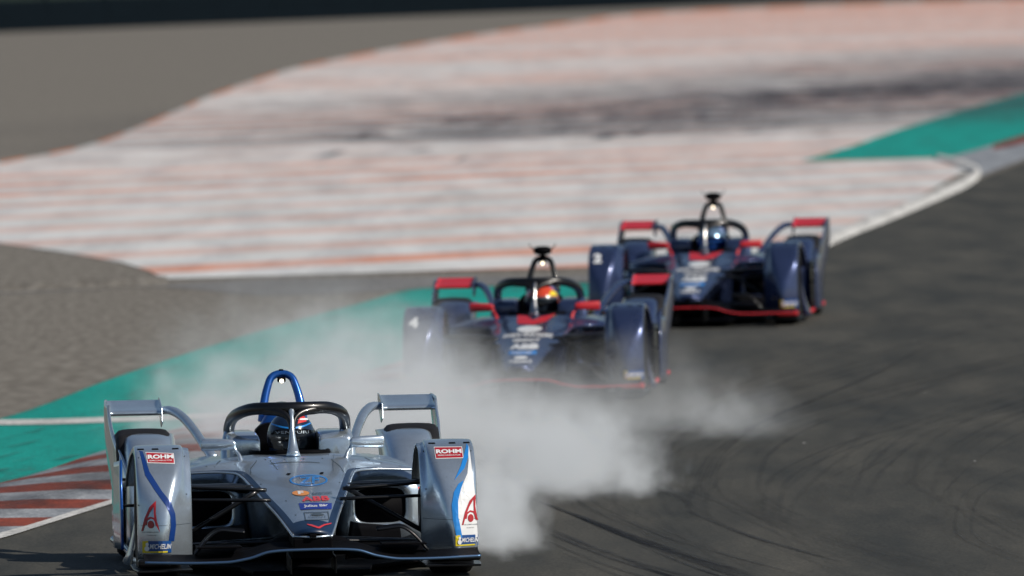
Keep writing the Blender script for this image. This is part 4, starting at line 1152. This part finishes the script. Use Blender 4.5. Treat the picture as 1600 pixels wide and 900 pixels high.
# ------------------------------------------------------------------ tyre smoke: one volume, thick by the wheels, thinning out
mS = bpy.data.materials.new('tyre_smoke_air'); mS.use_nodes = True; t = mS.node_tree
t.nodes.remove(t.nodes['Principled BSDF'])
tc = N(t, 'ShaderNodeTexCoord').outputs['Object']
mp = N(t, 'ShaderNodeMapping'); mp.inputs['Scale'].default_value = (1, .16, 1); t.links.new(tc, mp.inputs[0])
nz = N(t, 'ShaderNodeTexNoise'); nz.inputs['Scale'].default_value = 4.2; nz.inputs['Detail'].default_value = 5; nz.inputs['Roughness'].default_value = .52
t.links.new(mp.outputs[0], nz.inputs['Vector'])
sub = N(t, 'ShaderNodeVectorMath', operation='SUBTRACT'); t.links.new(nz.outputs['Color'], sub.inputs[0]); sub.inputs[1].default_value = (.5, .5, .5)
mul = N(t, 'ShaderNodeVectorMath', operation='MULTIPLY'); t.links.new(sub.outputs[0], mul.inputs[0]); mul.inputs[1].default_value = (1.0, 4.5, .70)
add = N(t, 'ShaderNodeVectorMath', operation='ADD'); t.links.new(tc, add.inputs[0]); t.links.new(mul.outputs[0], add.inputs[1])
def blob(x, y_ground, top, rx_px, ry, dens, soft=.55):
    """a puff standing on the ground: bearing x, base at y_ground, height to picture row top"""
    g = G(x, y_ground); s_ = F_PX / g[1]
    return (g[0], g[1] + ry * .6, g[2]), (rx_px / s_, ry, (y_ground - top) / s_), dens, soft
PUFFS = [blob(765, 866, 690, 115, 2.8, 1.0, .8), blob(880, 778, 620, 190, 4.0, .85, .8), blob(1000, 776, 690, 80, 2.0, .45, .85), blob(600, 745, 465, 290, 8.0, .38, .95), blob(790, 740, 545, 240, 6.0, .24, .95),
         blob(470, 720, 415, 380, 9.0, .15, .95), blob(340, 700, 560, 180, 4.0, .24, .9), blob(1160, 690, 580, 130, 4.0, .13, .95), blob(980, 700, 530, 270, 8.0, .085, .95)]
tot = None
for c, r, dn, soft in PUFFS:
    s1 = N(t, 'ShaderNodeVectorMath', operation='SUBTRACT'); t.links.new(add.outputs[0], s1.inputs[0]); s1.inputs[1].default_value = c
    s2 = N(t, 'ShaderNodeVectorMath', operation='DIVIDE'); t.links.new(s1.outputs[0], s2.inputs[0]); s2.inputs[1].default_value = r
    s3 = N(t, 'ShaderNodeVectorMath', operation='LENGTH'); t.links.new(s2.outputs[0], s3.inputs[0])
    mr = N(t, 'ShaderNodeMapRange', interpolation_type='SMOOTHSTEP'); mr.inputs[1].default_value = 1.0; mr.inputs[2].default_value = 1 - soft; mr.inputs[3].default_value = 0; mr.inputs[4].default_value = dn
    t.links.new(s3.outputs['Value'], mr.inputs[0])
    tot = mr.outputs[0] if tot is None else math_n(t, 'ADD', tot, mr.outputs[0])
fin = N(t, 'ShaderNodeMapRange', interpolation_type='SMOOTHSTEP'); fin.inputs[1].default_value = .33; fin.inputs[2].default_value = .66; fin.inputs[3].default_value = .38; fin.inputs[4].default_value = 1.7
t.links.new(nz.outputs['Fac'], fin.inputs[0])
den = math_n(t, 'MULTIPLY', tot, fin.outputs[0])
pv = N(t, 'ShaderNodeVolumePrincipled'); pv.inputs['Color'].default_value = (.92, .962, 1, 1); pv.inputs['Anisotropy'].default_value = -.25
t.links.new(den, pv.inputs['Density'])
t.links.new(pv.outputs[0], t.nodes['Material Output'].inputs['Volume'])
V, F = box_geo(-3.6, 2.3, 84.6, 114.0, -.1, 1.35)
smoke = mesh_obj('tyre_smoke', V, outward(V, F, (0, 98, .6)), mS, smooth=False)
smoke['kind'] = 'stuff'; smoke['label'] = 'white and bluish tyre smoke drifting over the track behind the silver car'
